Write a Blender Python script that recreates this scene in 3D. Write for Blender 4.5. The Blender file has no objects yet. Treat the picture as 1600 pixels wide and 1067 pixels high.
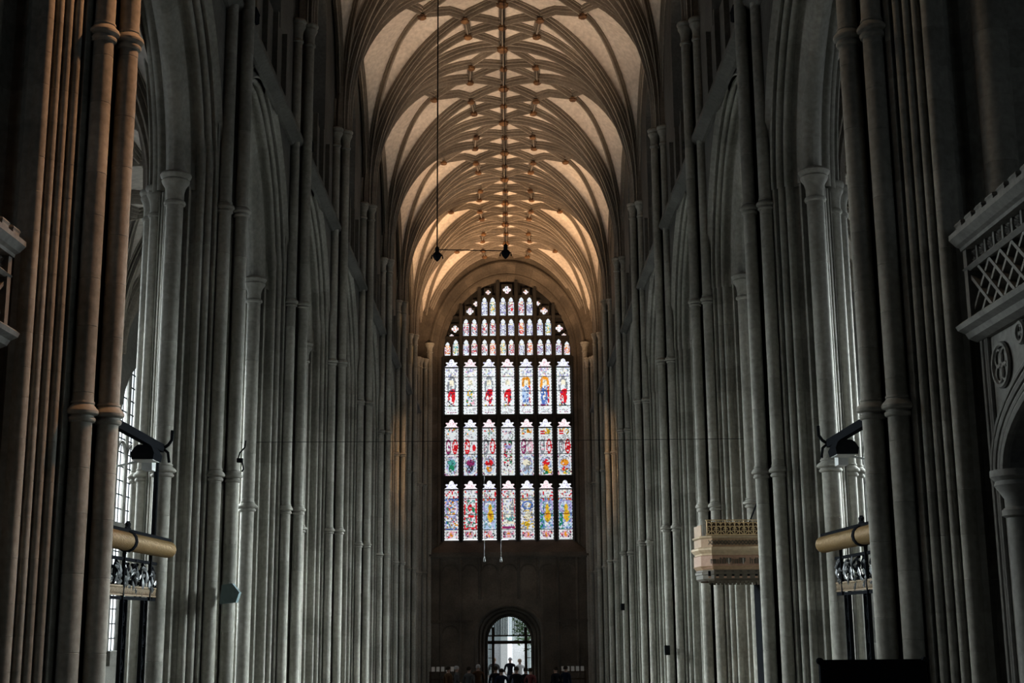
import bpy, bmesh, math, random
import numpy as np
from mathutils import Vector, Matrix

random.seed(7)
PI = math.pi
SC = bpy.context.scene
COL = SC.collection
R = math.radians

# ------------------------------------------------------------------ camera
F_PX, PITCH, YAW, ROLL = 2072.3, 0.20607, 0.00699, -0.00822
CAMZ = 3.7
cam_d = bpy.data.cameras.new('camera')
cam_d.sensor_width = 36.0
cam_d.lens = F_PX / 1600.0 * 36.0
cam_d.clip_end = 400
cam = bpy.data.objects.new('camera', cam_d)
COL.objects.link(cam)
_sy, _cy, _sp, _cp = math.sin(YAW), math.cos(YAW), math.sin(PITCH), math.cos(PITCH)
_fwd = Vector((_sy * _cp, _cy * _cp, _sp))
_right = Vector((_cy, -_sy, 0))
_up = _right.cross(_fwd)
_r2 = _right * math.cos(ROLL) + _up * math.sin(ROLL)
_u2 = _up * math.cos(ROLL) - _right * math.sin(ROLL)
_m = Matrix((_r2, _u2, -_fwd)).transposed().to_4x4()
_m.translation = Vector((0, 0, CAMZ))
cam.matrix_world = _m
SC.camera = cam

# ------------------------------------------------------------------ world, exposure
world = bpy.data.worlds.new('sky')
SC.world = world
world.use_nodes = True
_bg = world.node_tree.nodes['Background']
_bg.inputs[0].default_value = (0.86, 0.93, 1.0, 1)
_bg.inputs[1].default_value = 2.1
SC.view_settings.view_transform = 'Standard'
SC.view_settings.look = 'None'
SC.view_settings.gamma = 1.0
SC.view_settings.exposure = 0.0
SC.view_settings.use_curve_mapping = False
SC.cycles.max_bounces = 6
SC.cycles.diffuse_bounces = 1
SC.cycles.glossy_bounces = 2
SC.cycles.transparent_max_bounces = 8
SC.cycles.sample_clamp_indirect = 4.0
SC.cycles.caustics_reflective = False
SC.cycles.caustics_refractive = False

# ------------------------------------------------------------------ layout
D0, B = 13.54, 6.2                # first pier line, bay length
NB = 8
PW = 4.77                         # pier centre from the nave axis
PH = 0.83                         # half diagonal of a pier
WF = 4.22                         # nave face of the arcade wall
RING1, RING2, CAPZ, ARCZ, STRZ = 5.80, 9.90, 15.79, 10.10, 13.30
VS, VC = 16.3, 21.2               # vault springing, crown
WY = D0 + NB * B                  # west wall


def node(n):
    return D0 + n * B


def ax(y):
    return -0.10 + 0.0052 * (y - 19.0)


# strengths of the lights, some of them added
PANE_L, PANE_R = 2.6, 0.8         # sky seen in the aisle window glass
SKY_L, SKY_R = 4300.0, 6000.0     # skylight falling in through the aisle windows
TRANSEPT = 14.0                   # skylight from the transept windows
CLERE = 0.12                      # dark clerestory glass
GLASS = 1.0                       # the great west window
UPLIGHT = 900.0                   # lamps on the ledges below the vault
PIER_SPOT = 4600.0  # unseen spots added to light the crossing piers
BAYK = (0.16, 0.7, 1.2, 1.3, 1.05, 0.65, 0.3, 0.08)   # daylight strength per bay, lowered to keep west end and crossing piers dark


def skylight(name, loc, target, sx, sy, energy, col, spread):
    d = bpy.data.lights.new(name, 'AREA')
    d.shape = 'RECTANGLE'; d.size = sx; d.size_y = sy
    d.energy = energy; d.color = col; d.spread = math.radians(spread)
    o = bpy.data.objects.new(name, d)
    COL.objects.link(o)
    o.location = loc
    o.rotation_euler = (Vector(target) - Vector(loc)).to_track_quat('-Z', 'Z').to_euler()
    return o


# daylight outside each aisle window: the sky is brightest in the west, so it falls inwards, down and towards the east
for _s in (-1, 1):
    for _n in range(NB):
        _y = node(_n) + B / 2
        skylight('aisle_skylight', (_s * 11.2, _y + 0.8, 8.5), (_s * 11.2 - _s * 8.0, _y - 5.2, 2.4), 3.3, 5.6, (SKY_L if _s < 0 else SKY_R) * BAYK[_n], (0.87, 0.97, 0.98), 74)
    skylight('transept_skylight', (_s * 10.7, 2.0, 10.0), (-_s * 1.0, 24.0, 1.0), 3.0, 6.0, TRANSEPT, (0.80, 0.93, 1.0), 80)

# ------------------------------------------------------------------ materials
MATS = {}


def nt_new(name):
    m = bpy.data.materials.new(name)
    m.use_nodes = True
    t = m.node_tree
    return m, t, t.nodes, t.links, t.nodes['Principled BSDF']


def stone(name, c1, c2, vary=0.3, rough=0.88, bump=0.25, scale=1.0, gloss=0.25):
    m, t, N, L, P = nt_new(name)
    geo = N.new('ShaderNodeNewGeometry')
    oi = N.new('ShaderNodeObjectInfo')
    n1 = N.new('ShaderNodeTexNoise'); n1.inputs['Scale'].default_value = 0.9 * scale; n1.inputs['Detail'].default_value = 5
    n2 = N.new('ShaderNodeTexNoise'); n2.inputs['Scale'].default_value = 14 * scale; n2.inputs['Detail'].default_value = 4
    L.new(geo.outputs['Position'], n1.inputs['Vector']); L.new(geo.outputs['Position'], n2.inputs['Vector'])
    ramp = N.new('ShaderNodeMix'); ramp.data_type = 'RGBA'
    ramp.inputs[6].default_value = (*c1, 1); ramp.inputs[7].default_value = (*c2, 1)
    mr = N.new('ShaderNodeMapRange'); mr.inputs[1].default_value = 0.35; mr.inputs[2].default_value = 0.65
    L.new(n1.outputs['Fac'], mr.inputs[0]); L.new(mr.outputs[0], ramp.inputs[0])
    a = N.new('ShaderNodeMath'); a.operation = 'MULTIPLY_ADD'; a.inputs[1].default_value = vary; a.inputs[2].default_value = 1 - vary * 0.6
    L.new(oi.outputs['Random'], a.inputs[0])
    b = N.new('ShaderNodeMapRange'); b.inputs[1].default_value = 0.3; b.inputs[2].default_value = 0.7; b.inputs[3].default_value = 0.8; b.inputs[4].default_value = 1.12
    L.new(n2.outputs['Fac'], b.inputs[0])
    mu = N.new('ShaderNodeMath'); mu.operation = 'MULTIPLY'
    L.new(a.outputs[0], mu.inputs[0]); L.new(b.outputs[0], mu.inputs[1])
    vm = N.new('ShaderNodeVectorMath'); vm.operation = 'SCALE'
    L.new(ramp.outputs[2], vm.inputs[0]); L.new(mu.outputs[0], vm.inputs['Scale'])
    L.new(vm.outputs[0], P.inputs['Base Color'])
    P.inputs['Roughness'].default_value = rough
    P.inputs['Specular IOR Level'].default_value = gloss
    bp = N.new('ShaderNodeBump'); bp.inputs['Strength'].default_value = bump; bp.inputs['Distance'].default_value = 0.02
    L.new(n2.outputs['Fac'], bp.inputs['Height']); L.new(bp.outputs[0], P.inputs['Normal'])
    MATS[name] = m
    return m


def plain(name, c, rough=0.6, metal=0.0, noise=0.2, scale=20):
    m, t, N, L, P = nt_new(name)
    geo = N.new('ShaderNodeNewGeometry')
    n = N.new('ShaderNodeTexNoise'); n.inputs['Scale'].default_value = scale; n.inputs['Detail'].default_value = 3
    L.new(geo.outputs['Position'], n.inputs['Vector'])
    mx = N.new('ShaderNodeMix'); mx.data_type = 'RGBA'
    mx.inputs[6].default_value = (*[x * (1 - noise) for x in c], 1); mx.inputs[7].default_value = (*[min(1, x * (1 + noise)) for x in c], 1)
    L.new(n.outputs['Fac'], mx.inputs[0]); L.new(mx.outputs[2], P.inputs['Base Color'])
    P.inputs['Roughness'].default_value = rough
    P.inputs['Metallic'].default_value = metal
    P.inputs['Specular IOR Level'].default_value = 0.0 if max(c) < 0.06 else 0.3
    MATS[name] = m
    return m


def emit_plain(name, c, strength, scale=1.2, clear=0.0):
    m, t, N, L, P = nt_new(name)
    N.remove(P)
    geo = N.new('ShaderNodeNewGeometry')
    n = N.new('ShaderNodeTexNoise'); n.inputs['Scale'].default_value = scale
    L.new(geo.outputs['Position'], n.inputs['Vector'])
    mr = N.new('ShaderNodeMapRange'); mr.inputs[3].default_value = 0.75 * strength; mr.inputs[4].default_value = 1.25 * strength
    L.new(n.outputs['Fac'], mr.inputs[0])
    e = N.new('ShaderNodeEmission'); e.inputs[0].default_value = (*c, 1)
    L.new(mr.outputs[0], e.inputs[1])
    if clear:
        tr = N.new('ShaderNodeBsdfTransparent'); mx = N.new('ShaderNodeMixShader'); mx.inputs[0].default_value = 1 - clear
        L.new(tr.outputs[0], mx.inputs[1]); L.new(e.outputs[0], mx.inputs[2])
        L.new(mx.outputs[0], N['Material Output'].inputs[0])
    else:
        L.new(e.outputs[0], N['Material Output'].inputs[0])
    MATS[name] = m
    return m


def emit_attr(name, strength):
    m, t, N, L, P = nt_new(name)
    N.remove(P)
    a = N.new('ShaderNodeAttribute'); a.attribute_name = 'glass'
    e = N.new('ShaderNodeEmission'); e.inputs[1].default_value = strength
    L.new(a.outputs['Color'], e.inputs[0])
    L.new(e.outputs[0], N['Material Output'].inputs[0])
    MATS[name] = m
    return m


def clear_glass(name):
    m, t, N, L, P = nt_new(name)
    N.remove(P)
    tr = N.new('ShaderNodeBsdfTransparent'); tr.inputs[0].default_value = (0.85, 0.9, 0.9, 1)
    gl = N.new('ShaderNodeBsdfGlossy'); gl.inputs['Roughness'].default_value = 0.05
    mx = N.new('ShaderNodeMixShader'); mx.inputs[0].default_value = 0.08
    L.new(tr.outputs[0], mx.inputs[1]); L.new(gl.outputs[0], mx.inputs[2])
    L.new(mx.outputs[0], N['Material Output'].inputs[0])
    MATS[name] = m
    return m


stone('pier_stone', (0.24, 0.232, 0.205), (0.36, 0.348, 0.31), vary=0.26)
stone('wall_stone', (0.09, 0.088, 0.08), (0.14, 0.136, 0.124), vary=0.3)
stone('rib_stone', (0.20, 0.175, 0.148), (0.29, 0.255, 0.215), vary=0.25)
stone('web_plaster', (0.54, 0.49, 0.44), (0.66, 0.61, 0.55), vary=0.12, bump=0.1, scale=0.6)
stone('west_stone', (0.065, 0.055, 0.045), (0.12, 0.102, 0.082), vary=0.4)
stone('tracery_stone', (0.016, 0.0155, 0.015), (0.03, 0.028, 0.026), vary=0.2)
stone('floor_stone', (0.07, 0.067, 0.06), (0.11, 0.105, 0.095), vary=0.2, rough=0.6)
stone('screen_stone', (0.12, 0.118, 0.11), (0.18, 0.175, 0.16), vary=0.2)
stone('boss_gilt', (0.08, 0.045, 0.03), (0.24, 0.13, 0.06), vary=0.4, scale=6)
stone('paving', (0.62, 0.62, 0.60), (0.78, 0.78, 0.76), vary=0.1)
stone('render_grey', (0.30, 0.31, 0.31), (0.36, 0.37, 0.37), vary=0.1)
plain('iron', (0.010, 0.011, 0.013), 0.75, 0.0)
plain('black', (0.010, 0.011, 0.013), 0.6)
plain('lead', (0.03, 0.032, 0.035), 0.7)
plain('gilt', (0.19, 0.118, 0.042), 0.55, 0.3, 0.3, 30)
plain('gilt_dull', (0.50, 0.38, 0.22), 0.6, 0.1, 0.4, 40)
plain('gilt_dark', (0.13, 0.085, 0.04), 0.6, 0.2, 0.4, 40)
plain('oak', (0.30, 0.20, 0.12), 0.6, 0.0, 0.35, 18)
plain('oak_pale', (0.42, 0.33, 0.22), 0.6, 0.0, 0.3, 18)
plain('oak_dark', (0.055, 0.04, 0.03), 0.6, 0.0, 0.3, 18)
plain('tester_blue', (0.085, 0.075, 0.058), 0.6)
plain('tester_red', (0.32, 0.20, 0.14), 0.6, 0.0, 0.25, 25)
plain('speaker_blue', (0.13, 0.19, 0.20), 0.5)
plain('speaker_grey', (0.5, 0.52, 0.52), 0.5)
plain('mic_grey', (0.10, 0.105, 0.105), 0.6)
plain('paper', (0.5, 0.5, 0.48), 0.7)
plain('leaf', (0.10, 0.16, 0.06), 0.7, 0.0, 0.6, 8)
plain('bark', (0.09, 0.07, 0.05), 0.9)
plain('silver_leaf', (0.08, 0.085, 0.09), 0.45, 0.5)
for _n, _k in enumerate(BAYK):
    emit_plain('day_left_%d' % _n, (0.86, 0.96, 1.0), PANE_L * (0.3 + 0.7 * _k), clear=0.6)
    emit_plain('day_right_%d' % _n, (0.80, 0.95, 1.0), PANE_R * (0.3 + 0.7 * _k), clear=0.6)
emit_plain('day_clere', (0.85, 0.95, 1.0), CLERE)
emit_plain('lamp_face', (1.0, 0.72, 0.42), 6.0)
emit_attr('stained', GLASS)
clear_glass('clear_glass')


# ------------------------------------------------------------------ mesh helper
class MB:
    def __init__(self):
        self.v, self.f = [], []

    def add(self, vs, fs):
        o = len(self.v)
        self.v.extend(vs)
        self.f.extend([tuple(i + o for i in f) for f in fs])
        return self

    def box(self, x0, x1, y0, y1, z0, z1, M=None):
        vs = [Vector((x, y, z)) for x in (x0, x1) for y in (y0, y1) for z in (z0, z1)]
        if M is not None:
            vs = [M @ v for v in vs]
        return self.add([tuple(v) for v in vs], [(0, 1, 3, 2), (4, 6, 7, 5), (0, 4, 5, 1), (2, 3, 7, 6), (0, 2, 6, 4), (1, 5, 7, 3)])

    def bar(self, p, q, w, h=None, up=(0, 0, 1)):
        p, q = Vector(p), Vector(q)
        h = h or w
        d = (q - p)
        ln = d.length
        d.normalize()
        u = Vector(up)
        if abs(d.dot(u)) > 0.98:
            u = Vector((1, 0, 0))
        s = d.cross(u).normalized()
        u = s.cross(d)
        vs = []
        for t in (p, q):
            for a, b in ((-1, -1), (1, -1), (1, 1), (-1, 1)):
                vs.append(tuple(t + s * a * w / 2 + u * b * h / 2))
        return self.add(vs, [(0, 1, 2, 3), (7, 6, 5, 4), (0, 4, 5, 1), (1, 5, 6, 2), (2, 6, 7, 3), (3, 7, 4, 0)])

    def tube(self, pts, r, n=8, cap=True):
        pts = [Vector(p) for p in pts]
        rs = r if isinstance(r, (list, tuple)) else [r] * len(pts)
        vs, fs = [], []
        side = None
        for i, p in enumerate(pts):
            d = (pts[min(i + 1, len(pts) - 1)] - pts[max(i - 1, 0)]).normalized()
            if side is None:
                a = Vector((0, 0, 1)) if abs(d.z) < 0.9 else Vector((1, 0, 0))
                side = d.cross(a).normalized()
            side = (side - d * side.dot(d)).normalized()
            u = side.cross(d)
            for k in range(n):
                t = 2 * PI * k / n
                vs.append(tuple(p + (side * math.cos(t) + u * math.sin(t)) * rs[i]))
        for i in range(len(pts) - 1):
            for k in range(n):
                a, b = i * n + k, i * n + (k + 1) % n
                fs.append((a, b, b + n, a + n))
        if cap:
            fs.append(tuple(range(n - 1, -1, -1)))
            e = (len(pts) - 1) * n
            fs.append(tuple(range(e, e + n)))
        return self.add(vs, fs)

    def lathe(self, prof, n=20, c=(0, 0, 0), axis='z'):
        vs, fs = [], []
        for r, z in prof:
            for k in range(n):
                t = 2 * PI * k / n
                if axis == 'z':
                    vs.append((c[0] + r * math.cos(t), c[1] + r * math.sin(t), c[2] + z))
                else:
                    vs.append((c[0] + r * math.cos(t), c[1] + z, c[2] + r * math.sin(t)))
        for i in range(len(prof) - 1):
            for k in range(n):
                a, b = i * n + k, i * n + (k + 1) % n
                fs.append((a, b, b + n, a + n))
        fs.append(tuple(range(n - 1, -1, -1)))
        e = (len(prof) - 1) * n
        fs.append(tuple(range(e, e + n)))
        return self.add(vs, fs)

    def prism(self, loop, zs):
        """loop: [(x,y)], zs: [(z, inset)] rings; inset moves toward the centroid-normal"""
        n = len(loop)
        nr = []
        for i in range(n):
            a, b = Vector(loop[i - 1]), Vector(loop[(i + 1) % n])
            d = (b - a)
            if d.length < 1e-9:
                nr.append(Vector((0, 0)))
            else:
                d.normalize()
                nr.append(Vector((d.y, -d.x)))
        vs, fs = [], []
        for z, ins in zs:
            for i in range(n):
                vs.append((loop[i][0] - nr[i].x * ins, loop[i][1] - nr[i].y * ins, z))
        for j in range(len(zs) - 1):
            for i in range(n):
                a, b = j * n + i, j * n + (i + 1) % n
                fs.append((a, b, b + n, a + n))
        fs.append(tuple(range(n - 1, -1, -1)))
        e = (len(zs) - 1) * n
        fs.append(tuple(range(e, e + n)))
        return self.add(vs, fs)

    def sweep(self, path, prof, ups, closed_prof=True, caps=True):
        """prof: [(a,b)] a along side, b along up; ups: up vector per path point"""
        path = [Vector(p) for p in path]
        n, m = len(path), len(prof)
        vs, fs = [], []
        for i, p in enumerate(path):
            d = (path[min(i + 1, n - 1)] - path[max(i - 1, 0)]).normalized()
            u = Vector(ups[i]) if isinstance(ups, list) else Vector(ups)
            u = (u - d * u.dot(d)).normalized()
            s = d.cross(u)
            for a, b in prof:
                vs.append(tuple(p + s * a + u * b))
        for i in range(n - 1):
            for k in range(m if closed_prof else m - 1):
                a, b = i * m + k, i * m + (k + 1) % m
                fs.append((a, b, b + m, a + m))
        if caps and closed_prof:
            fs.append(tuple(range(m - 1, -1, -1)))
            e = (n - 1) * m
            fs.append(tuple(range(e, e + m)))
        return self.add(vs, fs)

    def mesh(self, name, mat, smooth=True, angle=38):
        me = bpy.data.meshes.new(name)
        me.from_pydata(self.v, [], self.f)
        bm = bmesh.new()
        bm.from_mesh(me)
        bmesh.ops.recalc_face_normals(bm, faces=bm.faces)
        bm.to_mesh(me)
        bm.free()
        if smooth:
            me.polygons.foreach_set('use_smooth', [True] * len(me.polygons))
            me.set_sharp_from_angle(angle=R(angle))
        me.materials.append(MATS[mat] if isinstance(mat, str) else mat)
        me.update()
        return me

    def build(self, name, mat, parent=None, loc=(0, 0, 0), smooth=True, rz=0.0, angle=38):
        return put(name, self.mesh(name, mat, smooth, angle), parent, loc, rz)


def put(name, me, parent=None, loc=(0, 0, 0), rz=0.0, scale=None):
    o = bpy.data.objects.new(name, me)
    COL.objects.link(o)
    o.parent = parent
    o.location = loc
    if rz:
        o.rotation_euler = (0, 0, rz)
    if scale:
        o.scale = scale
    return o


def tag(o, label, cat, group=None):
    o['label'] = label
    o['category'] = cat
    if group:
        o['group'] = group
    return o


def thing(name, label, cat, loc=(0, 0, 0), rz=0, group=None):
    return tag(put(name, None, None, loc, rz), label, cat, group)


def struct(o):
    o['kind'] = 'structure'
    return o


def sroot(name):
    return struct(put(name, None))


def slab(mb, ts, lo, hi, d0, d1, mp):
    """solid between curves lo(t), hi(t), thickness d0..d1; mp(t, d, z) -> xyz"""
    n = len(ts)
    vs, fs = [], []
    for t in ts:
        for d in (d0, d1):
            vs.append(mp(t, d, lo(t)))
            vs.append(mp(t, d, hi(t)))
    for i in range(n - 1):
        a, b = 4 * i, 4 * (i + 1)
        fs += [(a, b, b + 1, a + 1), (a + 2, a + 3, b + 3, b + 2), (a, a + 2, b + 2, b), (a + 1, b + 1, b + 3, a + 3)]
    fs += [(0, 1, 3, 2), (4 * n - 4, 4 * n - 2, 4 * n - 1, 4 * n - 3)]
    return mb.add(vs, fs)


def plate_hole(mb, x0, x1, z0, z1, hole, c, y0, y1):
    """rectangular plate with a star-shaped hole (points around c), in the xz plane"""
    angs = []
    pts = list(hole)

    def rect_hit(p):
        dx, dz = p[0] - c[0], p[1] - c[1]
        k = 1e9
        if dx > 1e-9: k = min(k, (x1 - c[0]) / dx)
        if dx < -1e-9: k = min(k, (x0 - c[0]) / dx)
        if dz > 1e-9: k = min(k, (z1 - c[1]) / dz)
        if dz < -1e-9: k = min(k, (z0 - c[1]) / dz)
        return (c[0] + dx * k, c[1] + dz * k)
    ang = lambda p: math.atan2(p[1] - c[1], p[0] - c[0])
    seq = [(ang(p), p, rect_hit(p)) for p in pts]
    seq.sort(key=lambda s: s[0])
    for cx, cz in ((x0, z0), (x1, z0), (x1, z1), (x0, z1)):
        a = ang((cx, cz))
        n = len(seq)
        for i in range(n):
            a0, a1 = seq[i - 1][0], seq[i][0]
            if i == 0:
                a0 -= 2 * PI
                if a > seq[-1][0]: aa = a - 2 * PI
                else: aa = a
            else:
                aa = a
            if a0 < aa <= a1:
                t = 0.5 if a1 == a0 else (aa - a0) / (a1 - a0)
                p0, p1 = seq[i - 1][1], seq[i][1]
                hp = (p0[0] + (p1[0] - p0[0]) * t, p0[1] + (p1[1] - p0[1]) * t)
                seq.insert(i, (aa if i else aa, hp, (cx, cz)))
                break
        seq.sort(key=lambda s: s[0])
    n = len(seq)
    vs, fs = [], []
    for a, h, r in seq:
        vs += [(h[0], y0, h[1]), (r[0], y0, r[1]), (h[0], y1, h[1]), (r[0], y1, r[1])]
    for i in range(n):
        p, q = 4 * i, 4 * ((i + 1) % n)
        fs += [(p, q, q + 1, p + 1), (p + 2, p + 3, q + 3, q + 2), (p, p + 2, q + 2, q), (p + 1, q + 1, q + 3, p + 3)]
    return mb.add(vs, fs)


# ================================================================== the setting
# ---- floors
fl = sroot('floor')
m = MB(); m.box(-11.5, 11.5, 12.6, WY + 1.4, -0.3, 0.0); m.build('nave_paving', 'floor_stone', fl, smooth=False)
m = MB(); m.box(-11.5, 11.5, 6.0, 12.4, -0.3, 1.0); m.build('crossing_paving', 'floor_stone', fl, smooth=False)
m = MB(); m.box(-11.5, 11.5, -8.0, 6.0, -0.3, 2.0); m.build('choir_platform', 'floor_stone', fl, smooth=False)
for k in range(5):
    m = MB(); m.box(-3.6, 3.6, 12.4, 12.4 + 0.32 * (5 - k), 0.0 + k * 0.2 - (0.0 if k else 0), 0.2 + k * 0.2); m.build('step', 'floor_stone', fl, smooth=False)


# ---- pier section ---------------------------------------------------------
def roll(s, r, h0, n=6):
    return [(s - r * math.cos(PI * k / n), h0 + r * 1.05 * math.sin(PI * k / n)) for k in range(n + 1)]


def hollow(s, r, h0, n=6):
    return [(s - r * math.cos(PI * k / n), h0 - r * 1.1 * math.sin(PI * k / n)) for k in range(n + 1)]


FACE = ([(0.0, -0.13), (0.09, -0.13)] + hollow(0.155, 0.05, -0.12, 5) + [(0.22, -0.13), (0.37, -0.13), (0.40, -0.12)]
        + [(0.428, -0.01), (0.443, 0.012), (0.475, 0.012), (0.49, -0.09), (0.508, -0.10)]
        + roll(0.565, 0.047, -0.04) + [(0.624, -0.11), (0.642, -0.11)] + roll(0.70, 0.047, -0.04)
        + [(0.757, -0.09)] + hollow(0.83, 0.064, -0.08) + [(0.908, 0.0), (0.94, 0.0)]
        + hollow(1.0, 0.042, -0.08, 5) + [(1.06, -0.11), (1.17, -0.12)])
XFACE = ([(0.0, -0.13), (0.09, -0.13)] + hollow(0.145, 0.045, -0.12, 5) + [(0.20, -0.13), (0.36, -0.13)]
         + [(0.39, -0.13), (0.425, -0.02), (0.45, 0.0), (0.495, 0.0), (0.51, -0.09), (0.522, -0.09)]
         + roll(0.57, 0.042, -0.035) + [(0.618, -0.10), (0.632, -0.10)] + roll(0.68, 0.04, -0.035) + [(0.725, -0.11), (0.737, -0.11)]
         + roll(0.785, 0.042, -0.035) + [(0.832, -0.12), (0.845, -0.12)] + roll(0.92, 0.068, -0.035, 8) + [(1.0, -0.09), (1.05, -0.12)])
Q2 = math.sqrt(0.5)


def face_pts(face, su, sv, smax=9.0):
    """quarter outline from the (su) corner towards the (sv) corner, local to the pier centre"""
    out = []
    for s, h in face:
        if s > smax:
            break
        u = su * max(0.0, PH - s * Q2 + h * Q2)
        v = sv * max(0.0, s * Q2 + h * Q2)
        out.append((u, v))
    return out


def dedupe(loop):
    out = []
    for p in loop:
        if not out or (abs(p[0] - out[-1][0]) + abs(p[1] - out[-1][1])) > 1e-4:
            out.append(p)
    if (abs(out[0][0] - out[-1][0]) + abs(out[0][1] - out[-1][1])) < 1e-4:
        out.pop()
    return out


def area2(l):
    return sum(l[i - 1][0] * l[i][1] - l[i][0] * l[i - 1][1] for i in range(len(l)))


def ccw(l):
    return l if area2(l) > 0 else l[::-1]


AK = 0.70                         # the aisle side is shallower
full_loop = ccw(dedupe(face_pts(FACE, -1, -1) + [(u * AK, v) for u, v in face_pts(FACE, 1, -1)[::-1]] + [(u * AK, v) for u, v in face_pts(FACE, 1, 1)] + face_pts(FACE, -1, 1)[::-1]))
half_loop = ccw(dedupe(face_pts(FACE, -1, 1, 0.76)[::-1] + face_pts(FACE, -1, -1, 0.76) + [(-0.12, -0.54), (-0.12, 0.54)]))
CH = 0.04


def ring_sharp(me):
    """keep the arrises at a stone's bed joints crisp"""
    z = [v.co.z for v in me.vertices]
    at = me.attributes.get('sharp_edge') or me.attributes.new('sharp_edge', 'BOOLEAN', 'EDGE')
    for e in me.edges:
        if abs(z[e.vertices[0]] - z[e.vertices[1]]) < 1e-6:
            at.data[e.index].value = True
    return me


def course_mesh(name, loop):
    return ring_sharp(MB().prism(loop, [(0, 0.0025), (CH * 0.25, 0.0), (1 - CH * 0.25, 0.0), (1, 0.0025)]).mesh(name, 'pier_stone', True, 40))


ME_FULL = course_mesh('pier_course', full_loop)
ME_HALF = course_mesh('wall_pier_course', half_loop)


def drum_mesh(r, n=18):
    return ring_sharp(MB().lathe([(r - 0.004, 0), (r, 0.008), (r, 0.992), (r - 0.004, 1)], n).mesh('shaft_drum', 'pier_stone', True, 40))


def ring_mesh(r, k=1.0):
    h = 0.8 * k
    return MB().lathe([(r * 0.96, 0.125 * h), (r * 1.10, 0.12 * h), (r * 1.12, 0.10 * h), (r * 1.04, 0.09 * h), (r * 1.12, 0.075 * h), (r * 1.46, 0.03 * h), (r * 1.52, 0.012 * h), (r * 1.50, -0.012 * h),
                       (r * 1.42, -0.022 * h), (r * 1.12, -0.035 * h), (r * 1.12, -0.05 * h), (r * 1.26, -0.062 * h), (r * 1.28, -0.08 * h), (r * 1.22, -0.10 * h), (r * 1.04, -0.112 * h), (r * 0.96, -0.115 * h)], 24).mesh('shaft_ring', 'pier_stone', True, 24)


def cap_mesh(r):
    return MB().lathe([(r * 0.96, -0.36), (r * 1.22, -0.345), (r * 1.27, -0.32), (r * 1.2, -0.295), (r * 1.03, -0.28), (r * 1.04, -0.16), (r * 1.2, -0.08),
                       (r * 1.55, -0.01), (r * 1.62, 0.02), (r * 1.5, 0.045), (r * 1.72, 0.075), (r * 1.82, 0.11), (r * 1.7, 0.14), (r * 1.45, 0.155), (r * 0.96, 0.16)], 24).mesh('capital', 'pier_stone')


RV, RA, RX = 0.098, 0.128, 0.108
ME_DV, ME_DA, ME_DX = drum_mesh(RV), drum_mesh(RA), drum_mesh(RX)
ME_RV, ME_RA, ME_RX = ring_mesh(RV), ring_mesh(RA), ring_mesh(RX, 1.15)
ME_CV, ME_CA, ME_CX = cap_mesh(RV), cap_mesh(RA), cap_mesh(RX)
ME_SV = MB().lathe([(RV, 0), (RV, 1)], 14).mesh('shaft', 'pier_stone')
ME_SA = MB().lathe([(RA, 0), (RA, 1)], 14).mesh('shaft', 'pier_stone')
BASE_Z = 1.0
_bl = [(u * 1.0, v * 1.0) for u, v in full_loop]
ME_BASE = MB().prism(ccw([(-1.22, -0.35), (-0.35, -1.22), (0.35, -1.22), (1.22, -0.35), (1.22, 0.35), (0.35, 1.22), (-0.35, 1.22), (-1.22, 0.35)]),
                     [(0, 0), (0.45, 0), (0.5, 0.05), (0.62, 0.05), (0.66, 0.08), (0.72, 0.06), (0.8, 0.12), (0.92, 0.14), (1.0, 0.2)]).mesh('base', 'pier_stone', True, 30)


def courses(z0, z1, rng, lo=0.33, hi=0.46):
    zs = [z0]
    while zs[-1] < z1 - 0.2:
        zs.append(zs[-1] + rng.uniform(lo, hi))
    k = (z1 - z0) / (zs[-1] - z0)
    return [z0 + (z - z0) * k for z in zs]


ORD = ['first', 'second', 'third', 'fourth', 'fifth', 'sixth', 'seventh']
SIDE = {-1: 'left', 1: 'right'}


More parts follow.
